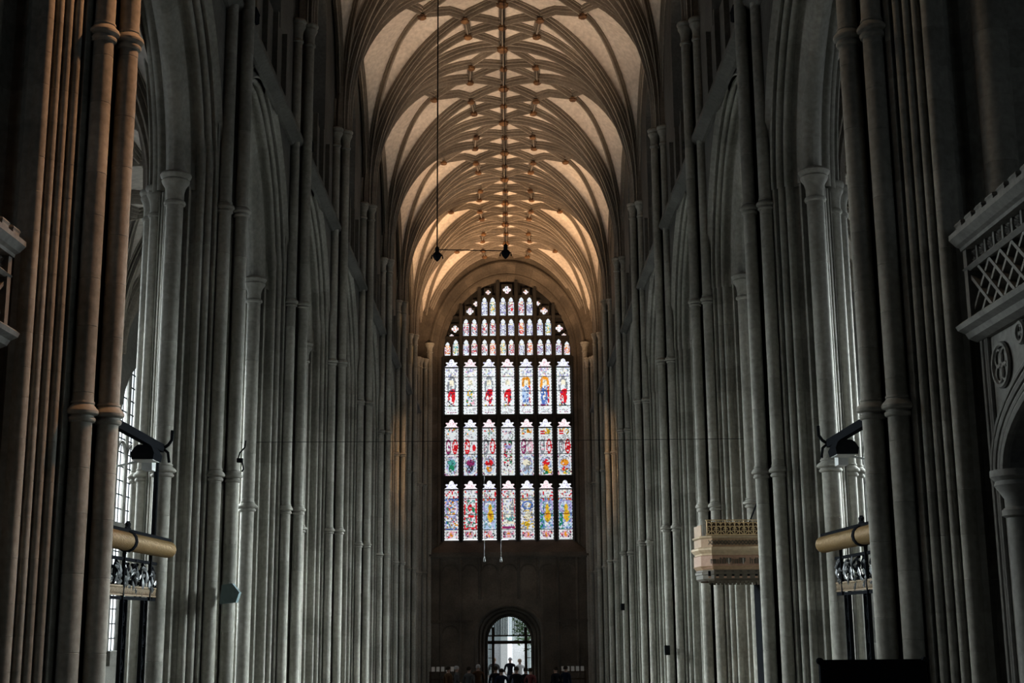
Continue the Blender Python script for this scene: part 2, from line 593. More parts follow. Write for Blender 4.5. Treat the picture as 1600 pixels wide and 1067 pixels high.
def nave_pier(n, s):
    rng = random.Random(n * 10 + s)
    y = node(n)
    c = Vector((ax(y) + s * PW, y, 0))
    extra = {(1, -1): ', carrying a loudspeaker', (2, 1): ', behind the pulpit canopy', (1, 1): ', right of the pulpit'}.get((n, s), '')
    t = thing('clustered_pier', '%s clustered stone pier of the %s arcade beyond the crossing%s' % (ORD[n - 1], SIDE[s], extra), 'pier', c, 0, 'clustered piers of the nave arcades')
    rz = 0 if s > 0 else PI
    put('base', ME_BASE, t)
    zs = courses(BASE_Z, ARCZ, rng)
    for a, b in zip(zs, zs[1:]):
        put('pier_course', ME_FULL, t, (0, 0, a), rz, (1, 1, b - a))
    zs = courses(ARCZ, VS + 0.5, rng)
    for a, b in zip(zs, zs[1:]):
        put('wall_pier_course', ME_HALF, t, (0, 0, a), rz, (1, 1, b - a))
    # shafts towards the nave: centre one and two beside it
    nu = -s * PH
    for k, (u, v) in enumerate(((nu, 0), (nu + s * 0.215, -0.215), (nu + s * 0.215, 0.215))):
        if k < 2:
            zs = courses(BASE_Z, CAPZ, rng, 0.5, 0.85)
            for a, b in zip(zs, zs[1:]):
                put('shaft_drum', ME_DV, t, (u, v, a), 0, (1, 1, b - a))
        else:
            put('shaft', ME_SV, t, (u, v, BASE_Z), 0, (1, 1, CAPZ - BASE_Z))
        put('shaft_ring', ME_RV, t, (u, v, RING1))
        put('shaft_ring', ME_RV, t, (u, v, RING2))
        put('capital', ME_CV, t, (u, v, CAPZ))
    # arcade shafts
    for v in (-PH, PH):
        if v < 0:
            zs = courses(BASE_Z, ARCZ, rng, 0.5, 0.85)
            for a, b in zip(zs, zs[1:]):
                put('shaft_drum', ME_DA, t, (0, v, a), 0, (1, 1, b - a))
        else:
            put('shaft', ME_SA, t, (0, v, BASE_Z), 0, (1, 1, ARCZ - BASE_Z))
        put('shaft_ring', ME_RA, t, (0, v, RING1))
        put('capital', ME_CA, t, (0, v, ARCZ))
    # shafts towards the aisle
    for u, v in ((-nu * AK, 0), ((-nu - s * 0.215) * AK, -0.215), ((-nu - s * 0.215) * AK, 0.215)):
        put('shaft', ME_SV, t, (u, v, BASE_Z), 0, (1, 1, ARCZ - BASE_Z))
        put('shaft_ring', ME_RV, t, (u, v, RING1))
        put('capital', ME_CV, t, (u, v, ARCZ))
    return t


for n in range(1, 8):
    for s in (-1, 1):
        nave_pier(n, s)


# ---- crossing piers
def crossing_pier(s):
    rng = random.Random(99 + s)
    y = node(0)
    c = Vector((ax(y) + s * PW, y, 0))
    t = thing('crossing_pier', ('warm lit massive clustered pier nearest the camera at the left edge' if s < 0 else 'dim massive clustered pier nearest the camera at the right, behind the black board'), 'pier', c, 0, 'crossing piers')
    # outline for the right-hand pier (nave is -u); mirrored for the left
    lp = face_pts(FACE, -1, 1)[::-1] + face_pts(XFACE, -1, -1)
    lp += [(0.04, -0.56), (0.10, -0.50), (0.22, -0.50), (0.27, -0.56), (0.27, -0.66)]
    lp += [(0.32, -0.72), (0.55, -0.74), (0.60, -0.66), (0.66, -0.6), (0.9, -0.6), (0.95, -0.72), (1.5, -0.72), (1.5, 0.9), (0.25, 0.9)]
    lp = dedupe(lp)
    lp = ccw([(u * s, v) for u, v in lp])
    me = course_mesh('pier_course', lp)
    zs = courses(0.0, 21.0, rng, 0.30, 0.44)
    for a, b in zip(zs, zs[1:]):
        put('pier_course', me, t, (0, 0, a), 0, (1, 1, b - a))
    nu = -s * PH
    for k, (u, v) in enumerate(((nu, 0), (nu + s * 0.205, -0.205), (nu + s * 0.215, 0.215))):
        zs = courses(0.3, 20.0, rng, 0.45, 0.8)
        for a, b in zip(zs, zs[1:]):
            put('shaft_drum', ME_DX, t, (u, v, a), 0, (1, 1, b - a))
        for z in (RING1 - 0.02, RING2, CAPZ):
            put('shaft_ring', ME_RX, t, (u, v, z))
    zs = courses(0.3, ARCZ, rng, 0.5, 0.85)
    for a, b in zip(zs, zs[1:]):
        put('shaft_drum', ME_DA, t, (0, PH, a), 0, (1, 1, b - a))
    put('shaft_ring', ME_RA, t, (0, PH, RING1))
    put('capital', ME_CA, t, (0, PH, ARCZ))
    for u, v in ((s * 0.22, PH - 0.1), (s * 0.62, PH + 0.12)):
        put('shaft', ME_SV, t, (u, v, 0.3), 0, (1, 1, ARCZ - 0.3))
        put('shaft_ring', ME_RV, t, (u, v, RING1))
        put('capital', ME_CV, t, (u, v, ARCZ))
    # the broad shaft of the transept arch, above the strainer parapet
    zs = courses(0.3, 20.0, rng, 0.6, 0.9)
    mebig = drum_mesh(0.17, 22)
    for a, b in zip(zs, zs[1:]):
        put('shaft_drum', mebig, t, (s * 0.42, -0.78, a), 0, (1, 1, b - a))
    return t


crossing_pier(-1)
crossing_pier(1)

# ---- arcade walls ---------------------------------------------------------
AH = B / 2 - PH                   # arch half span (to the arcade shaft centres)
ARISE = 2.75
AR = (AH * AH + ARISE * ARISE) / (2 * AH)
WT = PW - WF                      # half thickness of the wall


def arch_curve(n=18, extra=0.0):
    """pointed arch from the east springing to the west, list of (t, z, nt, nz), offset outwards by extra"""
    out = []
    a1 = math.acos((AR - AH) / AR)
    for side in (-1, 1):
        pts = []
        for k in range(n + 1):
            a = a1 * k / n
            t = (AH - AR) + AR * math.cos(a)
            z = AR * math.sin(a)
            pts.append((t * side, z, math.cos(a) * side, math.sin(a)))
        if side < 0:
            out += pts
        else:
            out += pts[::-1][1:]
    return out


arch_prof = []
for s_, h_ in FACE[::-1]:
    u_ = (PH - s_ * Q2 + h_ * Q2)
    if u_ <= WT + 0.02:
        arch_prof.append((u_, PH - (s_ * Q2 + h_ * Q2)))
arch_prof = [p for p in arch_prof]
_rollp = [(0.128 * math.sin(a), 0.06 - 0.128 * math.cos(a) - 0.0) for a in [PI / 2 * k / 5 for k in range(6)]]
half_p = _rollp + [p for p in arch_prof if p[0] > 0.13]
half_p = half_p + [(WT + 0.02, half_p[-1][1] + 0.05)]
AROUT = half_p[-1][1]


def arcade_bay(n, s, root):
    y0, y1 = node(n), node(n + 1)
    ym = (y0 + y1) / 2
    cx = ax(ym) + s * PW
    cur = arch_curve()
    # moulded arch: one ring of voussoir courses, each a stone of its own
    for half in (-1, 1):
        prof = [(w * half, r) for w, r in half_p]
        step = 3
        for i0 in range(0, len(cur) - 1, step):
            seg = cur[i0:i0 + step + 1]
            vs, fs = [], []
            mm = len(prof)
            for (t, z, nt, nz) in seg:
                for w, r in prof:
                    tt = t + nt * r
                    if (t < 0 or (t == 0 and nt < 0)) and tt > 0: tt = 0
                    if (t > 0 or (t == 0 and nt > 0)) and tt < 0: tt = 0
                    vs.append((cx - s * w, ym + tt, ARCZ + z + nz * r))
            for i in range(len(seg) - 1):
                for k in range(mm - 1):
                    a = i * mm + k
                    fs.append((a, a + 1, a + 1 + mm, a + mm))
            MB().add(vs, fs).build('arch_voussoir', 'pier_stone', root)
    # spandrel
    ro = AROUT
    ts, zs = [], []
    for (t, z, nt, nz) in cur:
        ts.append(t + nt * ro); zs.append(z + nz * ro)
    k = len(ts) // 2
    mid = [(t, z) for t, z in zip(ts, zs)]
    mid = [p for p in mid if True]
    lefts = [p for p in mid[:k + 1] if p[0] < -0.001]
    zc = float(np.interp(0, [lefts[-1][0], -lefts[-1][0]], [lefts[-1][1]] * 2))
    tl = [p[0] for p in lefts] + [0.0] + [-p[0] for p in lefts[::-1]]
    zl = [p[1] for p in lefts] + [zc + 0.05] + [p[1] for p in lefts[::-1]]
    lo = lambda t: ARCZ + float(np.interp(t, tl, zl)) if abs(t) <= -tl[0] else ARCZ - 0.02
    tt = [-B / 2, tl[0] - 0.001] + tl + [-tl[0] + 0.001, B / 2]
    mp = lambda t, d, z: (cx - s * d, ym + t, z)
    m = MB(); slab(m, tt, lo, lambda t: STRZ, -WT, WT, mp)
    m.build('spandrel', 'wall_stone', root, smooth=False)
    # string course under the triforium panels
    prof = [(0, 0), (0.06, 0.0), (0.10, 0.05), (0.22, 0.10), (0.24, 0.16), (0.22, 0.22), (0.10, 0.24), (0.06, 0.30), (0, 0.30)]
    vs = []
    for yy in (-B / 2, B / 2):
        for d, z in prof:
            vs.append((cx - s * (WT + d), ym + yy, STRZ - 0.12 + z))
    mm = len(prof)
    MB().add(vs, [(k, (k + 1) % mm, (k + 1) % mm + mm, k + mm) for k in range(mm)]).build('string_course', 'wall_stone', root)
    # upper wall with the clerestory opening
    m = MB()
    wz0, wsp, wap, wh = 15.0, 17.4, 18.9, 1.25
    hole = [(-wh, wz0), (0, wz0), (wh, wz0), (wh, (wz0 + wsp) / 2), (wh, wsp)]
    for k in range(1, 9):
        a = PI * k / 9
        hole.append((wh * math.cos(a), wsp + (wap - wsp) * math.sin(a) ** 0.9))
    hole += [(-wh, wsp), (-wh, (wz0 + wsp) / 2)]
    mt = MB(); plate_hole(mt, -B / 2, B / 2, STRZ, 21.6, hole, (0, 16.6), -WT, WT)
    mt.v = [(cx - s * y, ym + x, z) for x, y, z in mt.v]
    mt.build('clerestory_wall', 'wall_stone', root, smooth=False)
    # blind panel ribs between string and clerestory
    for t in (-1.55, -0.52, 0.52, 1.55):
        MB().box(-0.06, 0.06, -0.06, 0.06, STRZ + 0.17, 15.0).build('panel_rib', 'wall_stone', root, (cx - s * (WT + 0.04), ym + t, 0), smooth=False)
    return (cx, ym, wz0, wsp, wap, wh)


wn = [1]


def clere_window(info, s):
    cx, ym, wz0, wsp, wap, wh = info
    wn[0] += 1
    w = sroot('window_%d' % wn[0])
    m = MB()
    vs = [(0, -wh, wz0), (0, wh, wz0)]
    n = 9
    for k in range(0, n + 1):
        a = PI * k / n
        vs.append((0, wh * math.cos(a), wsp + (wap - wsp) * math.sin(a) ** 0.9))
    m.add(vs, [tuple(range(len(vs)))])
    m.build('pane', 'day_clere', w, (cx + s * 0.25, ym, 0), smooth=False)
    for t in (-0.42, 0.42):
        MB().box(-0.06, 0.06, -0.06, 0.06, wz0, wsp + 0.6).build('mullion', 'wall_stone', w, (cx + s * 0.1, ym + t, 0), smooth=False)
    MB().box(-0.03, 0.03, -wh, wh, 16.3, 16.36).build('transom', 'wall_stone', w, (cx + s * 0.1, ym, 0), smooth=False)


for s in (-1, 1):
    wr = sroot('wall_%s' % SIDE[s])
    for n in range(NB):
        clere_window(arcade_bay(n, s, wr), s)

# ---- vault ----------------------------------------------------------------
VX = 4.12                         # springer distance from the axis


def ridge_h(lat):
    return float(np.interp(abs(lat), [0, 1.1, 2.3, 4.3], [VC, VC - 0.06, VC - 0.40, VC - 1.55]))


def vz(v, lat, spr, halfw, halfb, vs, rfun):
    """height of the web at (v along, lat across) from the springer of this quarter"""
    dv, dl = halfb - abs(v), halfw - abs(lat)
    dv, dl = max(dv, 0.0), max(dl, 0.0)
    if dv < 1e-6 and dl < 1e-6:
        return vs
    k = min(halfb / dv if dv > 1e-9 else 1e9, halfw / dl if dl > 1e-9 else 1e9)
    ev, el = halfb - dv * k, halfw - dl * k
    H = rfun(el) - vs
    t = 1.0 / k
    return vs + H * math.sqrt(max(0.0, 1 - (1 - t) ** 2.15))


def quarter_web(halfw, halfb, vs, rfun, na=22, nt=18, wall_ext=0.12):
    pts, fs = [], []
    dirs = []
    for i in range(na + 1):
        f = i / na * 2
        if f <= 1: dirs.append((halfb, halfw * f))          # to the transverse ridge (v -> 0), dl from 0..halfw
        else: dirs.append((halfb * (2 - f), halfw))         # to the long ridge
    for dv, dl in dirs:
        el = halfw - dl
        H = rfun(el) - vs
        for j in range(nt + 1):
            a = PI / 2 * j / nt
            t = 1 - (1 - math.sin(a)) if False else 1 - math.cos(a)
            pts.append((halfb - dv * t, halfw - dl * t, vs + H * math.sqrt(max(0, 1 - (1 - t) ** 2.15))))
    for i in range(na):
        for j in range(nt):
            a = i * (nt + 1) + j
            fs.append((a, a + 1, a + nt + 2, a + nt + 1))
    return pts, fs


RIBP = [(-0.18, 0.06), (-0.18, -0.06), (-0.15, -0.07), (-0.14, 0.03), (-0.115, 0.03), (-0.115, -0.15), (-0.085, -0.16), (-0.075, -0.03), (-0.055, -0.03), (-0.05, -0.22), (-0.028, -0.27),
        (0.028, -0.27), (0.05, -0.22), (0.055, -0.03), (0.075, -0.03), (0.085, -0.16), (0.115, -0.15), (0.115, 0.03), (0.14, 0.03), (0.15, -0.07), (0.18, -0.06), (0.18, 0.06)]


def ribprof(k, d=1.0):
    return [(a * k, b * d) for a, b in RIBP]


vkw = dict(spr=None, halfw=VX, halfb=B / 2, vs=VS, rfun=ridge_h)


def rib_path(p, q, n=18, start_low=False):
    """p,q plan points (v,lat); heights from the web; p may be the springer"""
    out = []
    for k in range(n + 1):
        t = k / n
        if start_low:
            t = 1 - math.cos(PI / 2 * t)
        v, l = p[0] + (q[0] - p[0]) * t, p[1] + (q[1] - p[1]) * t
        out.append(Vector((l, v, vz(v, l, **vkw))))
    return out


def rib_mesh(p, q, prof, low=False, n=18):
    path = rib_path(p, q, n, low)
    if low:
        path = [Vector((path[0].x, path[0].y, CAPZ + 0.1))] + path
    hd = Vector((q[1] - p[1], q[0] - p[0], 0)).normalized()
    side = hd.cross(Vector((0, 0, 1)))
    ups = []
    for i in range(len(path)):
        d = (path[min(i + 1, len(path) - 1)] - path[max(i - 1, 0)]).normalized()
        ups.append(tuple(side.cross(d)))
    # make sure up points to the outside of the vault (upwards / outwards)
    ups = [u if Vector(u).z > 0 or (abs(Vector(u).z) < 1e-6 and Vector(u).dot(hd) < 0) else tuple(-Vector(u)) for u in ups]
    return MB().sweep(path, prof, ups).mesh('rib', 'rib_stone', True, 30)


SPR = (B / 2, VX)
P_R0, P_RQ, P_C = (B / 2, 0), (1.58, 0), (0, 0)
P_T1, P_Q, P_T2 = (0.81, 1.10), (1.95, 1.03), (0, 2.30)
big, mid_, sml = ribprof(0.9), ribprof(0.72, 0.92), ribprof(0.55, 0.8)
MAIN = [(SPR, P_RQ, mid_, True), (SPR, P_C, mid_, True), (SPR, P_T2, ribprof(0.60, 0.8), True)]
LIER = [(P_T1, P_Q, sml), (P_T2, P_T1, ribprof(0.6, 0.9)), (P_Q, P_R0, sml), (P_T1, P_RQ, sml)]


def flip(p, a, b):
    return (p[0] * a, p[1] * b)


def all_quarters(p, q, prof, low=False, n=18):
    return [rib_mesh(flip(p, a, b), flip(q, a, b), prof, low, n) for a in (-1, 1) for b in (-1, 1)]


bay_ribs = []
for p, q, pr, lw in MAIN:
    bay_ribs += all_quarters(p, q, pr, lw, 20)
for p, q, pr in LIER:
    bay_ribs += all_quarters(p, q, pr, False, 5)
trans_ribs = [rib_mesh(SPR, P_R0, ribprof(0.98, 1.08), True, 22), rib_mesh(flip(SPR, 1, -1), P_R0, ribprof(0.98, 1.08), True, 22)]
ridge_rib = [rib_mesh((-B / 2, 0), (0, 0), sml, False, 8), rib_mesh((0, 0), (B / 2, 0), sml, False, 8)]
# wall ribs along the clerestory
def wall_rib(sgn):
    path = []
    for k in range(25):
        a = -PI / 2 + PI * k / 24
        v = B / 2 * math.sin(a) * 0.985
        path.append(Vector((sgn * (VX + 0.02), v, vz(v, VX - 0.0005, **vkw))))
    ups = [(0, math.sin(-PI / 2 + PI * k / 24) * 0.8, 1) for k in range(25)]
    return MB().sweep(path, ribprof(0.55, 0.6), ups).mesh('rib', 'rib_stone', True, 30)


wall_ribs = [wall_rib(-1), wall_rib(1)]
_q, _f = quarter_web(VX, B / 2, VS, ridge_h)
webs = []
for a in (-1, 1):
    for b in (-1, 1):
        webs.append(MB().add([(l * b, v * a, z) for v, l, z in _q], _f).mesh('web_panel', 'web_plaster', True, 60))


def boss_mesh(r):
    m = MB()
    n = 16
    prof = [(0.35, 0.5), (0.75, 0.35), (1.0, 0.1), (0.92, -0.2), (1.02, -0.4), (0.7, -0.72), (0.3, -0.85), (0.05, -0.8)]
    vs, fs = [], []
    for rr, z in prof:
        for k in range(n):
            t = 2 * PI * k / n
            w = rr * (1 + 0.14 * math.cos(t * 8 + z * 6))
            vs.append((r * w * math.cos(t), r * w * math.sin(t), r * z))
    for i in range(len(prof) - 1):
        for k in range(n):
            a, b = i * n + k, i * n + (k + 1) % n
            fs.append((a, b, b + n, a + n))
    fs.append(tuple(range(n))); fs.append(tuple(range((len(prof) - 1) * n, len(prof) * n)))
    return m.add(vs, fs).mesh('boss', 'boss_gilt')


ME_B1, ME_B2 = boss_mesh(0.17), boss_mesh(0.125)
ceil = sroot('ceiling')
for n in range(NB):
    ym = node(n) + B / 2
    o = (ax(ym) + 0.06, ym, 0)
    for me in webs: put('web_panel', me, ceil, o)
    for me in bay_ribs + ridge_rib + wall_ribs: put('rib', me, ceil, o)
    for me in trans_ribs: put('rib', me, ceil, o)
    bl = [(P_C, ME_B1), (P_R0, ME_B1), (P_RQ, ME_B2), (flip(P_RQ, -1, 1), ME_B2)]
    for a in (-1, 1):
        bl.append((flip(P_T2, 1, a), ME_B2))
        for b in (-1, 1):
            bl += [(flip(P_T1, a, b), ME_B2), (flip(P_Q, a, b), ME_B2)]
    for (v, l), me in bl:
        put('boss', me, ceil, (o[0] + l, o[1] + v, vz(v, l, **vkw) - 0.22), random.uniform(0, 6))
for me in trans_ribs: put('rib', me, ceil, (ax(node(0)) + 0.06, node(0) - B / 2, 0))
# roof closing the vault from above, and the tower ceiling over the crossing
MB().box(-5.6, 5.6, node(0), WY + 0.8, 21.6, 21.9).build('roof_slab', 'wall_stone', ceil, smooth=False)
MB().box(-11.8, 11.8, -8.3, node(0) + 0.6, 27.0, 27.4).build('tower_ceiling', 'wall_stone', ceil, smooth=False)

# ---- aisles ---------------------------------------------------------------
AX0, AX1 = PW, 9.75
AMID, AHW = (AX0 + AX1) / 2 + 0.1, (AX1 - AX0) / 2 - 0.35
AVS, AVC = 10.3, 13.1
ar_f = lambda lat: float(np.interp(abs(lat), [0, AHW], [AVC, AVC - 0.5]))
akw = dict(spr=None, halfw=AHW, halfb=B / 2, vs=AVS, rfun=ar_f)
_q, _f = quarter_web(AHW, B / 2, AVS, ar_f, 14, 10)
awebs = [MB().add([(l * b, v * a, z) for v, l, z in _q], _f).mesh('web_panel', 'web_plaster', True, 60) for a in (-1, 1) for b in (-1, 1)]
_sv = vkw
vkw = akw
_cz = CAPZ
CAPZ = ARCZ
aribs = []
for a in (-1, 1):
    for b in (-1, 1):
        aribs.append(rib_mesh((a * B / 2, b * AHW), (0, 0), mid_, True, 14))
        aribs.append(rib_mesh((a * B / 2, b * AHW), (0, b * 0.9), sml, True, 12))
aribs += [rib_mesh((B / 2, AHW), (B / 2, 0), mid_, True, 14), rib_mesh((B / 2, -AHW), (B / 2, 0), mid_, True, 14)]
aribs += [rib_mesh((-B / 2, 0), (B / 2, 0), sml, False, 12), rib_mesh((0, -AHW), (0, AHW), sml, False, 12)]
vkw = _sv
CAPZ = _cz
for s in (-1, 1):
    ac = sroot('ceiling_%s_aisle' % SIDE[s])
    for n in range(NB):
        ym = node(n) + B / 2
        o = (ax(ym) + s * AMID, ym, 0)
        for me in awebs: put('web_panel', me, ac, o)
        for me in aribs: put('rib', me, ac, o)
        put('boss', ME_B1, ac, (o[0], o[1], AVC - 0.2))
    x = s * (AX1 + AX0) / 2
    MB().box(x - 2.9, x + 2.9, node(0) - 0.5, WY + 0.6, 13.45, 13.75).build('roof_slab', 'wall_stone', ac, smooth=False)

# outer walls with tall windows
AWZ0, AWSP, AWAP, AWH = 3.0, 8.4, 10.4, 1.75


def aisle_window(n, s):
    ym = node(n) + B / 2
    x = s * AX1
    wn[0] += 1
    w = sroot('window_%d' % wn[0])
    head = lambda t: AWSP + (AWAP - AWSP) * math.sqrt(max(0, 1 - (abs(t) / AWH) ** 2.0))
    nl = 4
    lw = 2 * AWH / nl
    for i in range(nl):
        t0, t1 = -AWH + i * lw, -AWH + (i + 1) * lw
        vs = [(0, t0, AWZ0), (0, t1, AWZ0)] + [(0, t1 + (t0 - t1) * k / 4, head(t1 + (t0 - t1) * k / 4) - 0.0) for k in range(5)]
        MB().add(vs, [tuple(range(len(vs)))]).build('pane', ('day_left_%d' if s < 0 else 'day_right_%d') % n, w, (x + s * 0.14, ym, 0), smooth=False)
        # leading
        m = MB()
        z = AWZ0 + 0.3
        while z < head((t0 + t1) / 2):
            m.box(-0.012, 0.012, t0, t1, z - 0.014, z + 0.014); z += 0.36
        for k in (1, 2):
            t = t0 + lw * k / 3
            m.box(-0.012, 0.012, t - 0.01, t + 0.01, AWZ0, head(t))
        m.build('leading', 'lead', w, (x + s * 0.11, ym, 0), smooth=False)
    for i in range(nl + 1):
        t = -AWH + i * lw
        MB().prism([(-0.06, -0.025), (0.0, -0.06), (0.05, -0.05), (0.05, 0.05), (0.0, 0.06), (-0.06, 0.025)], [(AWZ0, 0), (max(head(t), AWSP), 0)]).build('mullion', 'wall_stone', w, (x + s * 0.06, ym + t, 0), smooth=False)
    MB().box(-0.06, 0.06, -AWH, AWH, 6.0, 6.16).build('transom', 'wall_stone', w, (x + s * 0.06, ym, 0), smooth=False)
    # tracery heads of the lights, round cusped arches
    for i in range(nl):
        tc = -AWH + (i + 0.5) * lw
        for zb in (5.55, 7.75):
            path = [(0, tc + lw / 2 * math.cos(PI * k / 10), zb + lw * 0.55 * math.sin(PI * k / 10)) for k in range(11)]
            MB().tube(path, 0.05, 6).build('tracery_arch', 'wall_stone', w, (x + s * 0.06, ym, 0))
    MB().prism(ccw([(0.0, -AWH - 0.15), (0.55, -AWH - 0.15), (0.55, AWH + 0.15), (0.0, AWH + 0.15)]), [(-0.35, 0), (-0.2, 0.0), (-0.12, 0), (0.0, 0)]).build('sill', 'wall_stone', w, (x - 0.1 if s > 0 else x - 0.45, ym, AWZ0), smooth=False)


for s in (-1, 1):
    aw = sroot('wall_%s_aisle' % SIDE[s])
    for n in range(NB):
        ym = node(n) + B / 2
        hole = [(-AWH, AWZ0), (0, AWZ0), (AWH, AWZ0), (AWH, 5.5), (AWH, AWSP)]
        for k in range(1, 10):
            a = PI * k / 10
            hole.append((AWH * math.cos(a), AWSP + (AWAP - AWSP) * math.sin(a)))
        hole += [(-AWH, AWSP), (-AWH, 5.5)]
        m = MB(); plate_hole(m, -B / 2, B / 2, 0, 13.6, hole, (0, 6.5), 0, 0.7)
        m.v = [(s * (AX1 + y), ym + x, z) for x, y, z in m.v]
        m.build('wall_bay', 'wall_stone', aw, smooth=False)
        aisle_window(n, s)
    for n in range(0, NB + 1):
        for dv in (-0.22, 0.0, 0.22):
            put('wall_shaft', ME_SV, aw, (s * (AX1 - 0.02 - (0.12 if dv == 0 else 0)), node(n) + dv, 0), 0, (1.1, 1.1, ARCZ + 0.2))
            put('capital', ME_CV, aw, (s * (AX1 - 0.02 - (0.12 if dv == 0 else 0)), node(n) + dv, ARCZ))

# ---- walls round the crossing (transept side and choir screen, behind the camera)
for s in (-1, 1):
    wt = sroot('wall_%s_transept' % SIDE[s])
    MB().box(min(s * 10.9, s * 11.6), max(s * 10.9, s * 11.6), -8.0, node(0) + 0.5, -0.3, 27.2).build('ashlar_face', 'wall_stone', wt, smooth=False)
    MB().box(min(s * 5.9, s * 11.6), max(s * 5.9, s * 11.6), node(0) + 0.2, node(0) + 0.9, 11.0, 27.2).build('aisle_end_wall', 'wall_stone', wt, smooth=False)
    wn[0] += 1
    tw = sroot('window_%d' % wn[0])
    for i in range(4):
        MB().box(-0.01, 0.01, -0.72, 0.72, 5.5, 14.0).build('pane', 'day_clere', tw, (s * 10.85, -0.4 + 1.6 * i, 0), smooth=False)
    for i in range(5):
        MB().box(-0.12, 0.12, -0.08, 0.08, 5.4, 14.1).build('mullion', 'wall_stone', tw, (s * 10.83, -1.2 + 1.6 * i, 0), smooth=False)
    for z in (5.4, 9.6, 14.0):
        MB().box(-0.12, 0.12, -3.3, 3.3, z, z + 0.16).build('transom', 'wall_stone', tw, (s * 10.83, 2.0, 0), smooth=False)
we = sroot('wall_east')
MB().box(-11.6, 11.6, -8.6, -8.0, -0.3, 27.2).build('ashlar_face', 'wall_stone', we, smooth=False)
MB().box(-5.9, 5.9, node(0) - 0.3, node(0) + 0.4, 21.3, 27.2).build('tower_wall', 'wall_stone', we, smooth=False)

# ---- west wall ------------------------------------------------------------
WCX = 0.21                        # axis of window and door
WFRONT, WGL = WY - 0.45, WY + 0.35
OW, OSP, OAP = 3.72, 16.1, 20.75  # outer (front) edge of the window splay
IW, ISP, IAP, ISILL = 3.12, 16.15, 20.0, 7.35
DW, DSP, DAP = 1.02, 2.62, 3.80   # door opening
LOUT = 11.6
ww = sroot('wall_west')
o_arch = lambda x: OSP + (OAP - OSP) * math.sqrt(max(0, 1 - (abs(x) / OW) ** 2))
d_arch = lambda x: DSP + 0.35 + (DAP + 0.55 - DSP - 0.35) * math.sqrt(max(0, 1 - (abs(x) / (DW + 0.55)) ** 2))
mpw = lambda t, d, z: (WCX + t, d, z)
for sg in (-1, 1):
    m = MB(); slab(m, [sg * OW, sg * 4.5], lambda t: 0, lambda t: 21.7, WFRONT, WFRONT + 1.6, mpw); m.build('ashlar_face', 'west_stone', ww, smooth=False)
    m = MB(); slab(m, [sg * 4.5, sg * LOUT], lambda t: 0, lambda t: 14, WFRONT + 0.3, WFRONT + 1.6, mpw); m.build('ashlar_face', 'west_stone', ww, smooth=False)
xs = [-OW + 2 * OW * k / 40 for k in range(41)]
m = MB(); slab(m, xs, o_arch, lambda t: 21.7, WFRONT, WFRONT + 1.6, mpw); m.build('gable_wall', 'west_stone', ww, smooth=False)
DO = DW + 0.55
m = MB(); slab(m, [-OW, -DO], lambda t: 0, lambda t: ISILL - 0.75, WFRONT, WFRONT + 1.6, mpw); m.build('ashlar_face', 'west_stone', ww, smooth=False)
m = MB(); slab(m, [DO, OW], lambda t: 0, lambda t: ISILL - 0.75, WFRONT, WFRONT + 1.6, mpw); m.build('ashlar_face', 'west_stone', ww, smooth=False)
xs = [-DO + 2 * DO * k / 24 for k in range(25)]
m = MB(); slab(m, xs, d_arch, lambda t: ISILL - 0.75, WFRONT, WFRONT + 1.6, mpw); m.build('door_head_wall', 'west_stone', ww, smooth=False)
# sloping sill
m = MB(); m.add([(WCX + x, y, z) for x in (-OW, OW) for (y, z) in ((WFRONT, ISILL - 0.75), (WFRONT, ISILL - 0.6), (WGL + 0.1, ISILL + 0.02), (WGL + 0.1, ISILL - 0.75))],
                [(0, 1, 2, 3), (7, 6, 5, 4), (0, 4, 5, 1), (1, 5, 6, 2), (2, 6, 7, 3), (3, 7, 4, 0)])
m.build('window_sill', 'west_stone', ww, smooth=False)
m = MB()
for y0, z0, h in ((0.10, ISILL - 0.86, 0.08), (0.16, ISILL - 0.78, 0.10), (0.08, ISILL - 0.68, 0.08)):
    m.box(WCX - OW, WCX + OW, WFRONT - y0, WFRONT + 0.05, z0, z0 + h)
m.build('string_course', 'west_stone', ww, smooth=False)
m = MB(); m.box(WCX - OW, WCX - DO - 0.1, WFRONT - 0.08, WFRONT + 0.05, 3.55, 3.66); m.build('string_course', 'west_stone', ww, smooth=False)
m = MB(); m.box(WCX + DO + 0.1, WCX + OW, WFRONT - 0.08, WFRONT + 0.05, 3.55, 3.66); m.build('string_course', 'west_stone', ww, smooth=False)
# blind panelling
for k in range(-3, 5):
    x = (k - 0.5) * 0.906
    z0 = 0.2 if abs(x) > DO + 0.2 else 4.6
    MB().prism(ccw([(-0.09, 0.03), (-0.05, -0.05), (0.0, -0.09), (0.05, -0.05), (0.09, 0.03)]), [(z0, 0), (ISILL - 0.86, 0)]).build('panel_rib', 'west_stone', ww, (WCX + x, WFRONT, 0), smooth=False)
for k in range(-3, 4):
    x = k * 0.906
    for zt in (6.2, 3.4):
        if zt < 4 and abs(x) < DO + 0.3: continue
        path = [(WCX + x - 0.36 * math.cos(PI * j / 8), WFRONT - 0.01, zt - 0.32 + 0.32 * math.sin(PI * j / 8)) for j in range(9)]
        MB().tube(path, 0.045, 6).build('panel_arch', 'west_stone', ww)


# splay: stones between the front arch and the glass
def outline(w, sp, ap, z0, n=26, nj=14):
    pts = []
    for k in range(nj):
        pts.append((-w, z0 + (sp - z0) * k / nj))
    for k in range(n + 1):
        a = PI - PI * k / n
        pts.append((w * math.cos(a), sp + (ap - sp) * math.sin(a)))
    for k in range(nj - 1, -1, -1):
        pts.append((w, z0 + (sp - z0) * k / nj))
    return pts


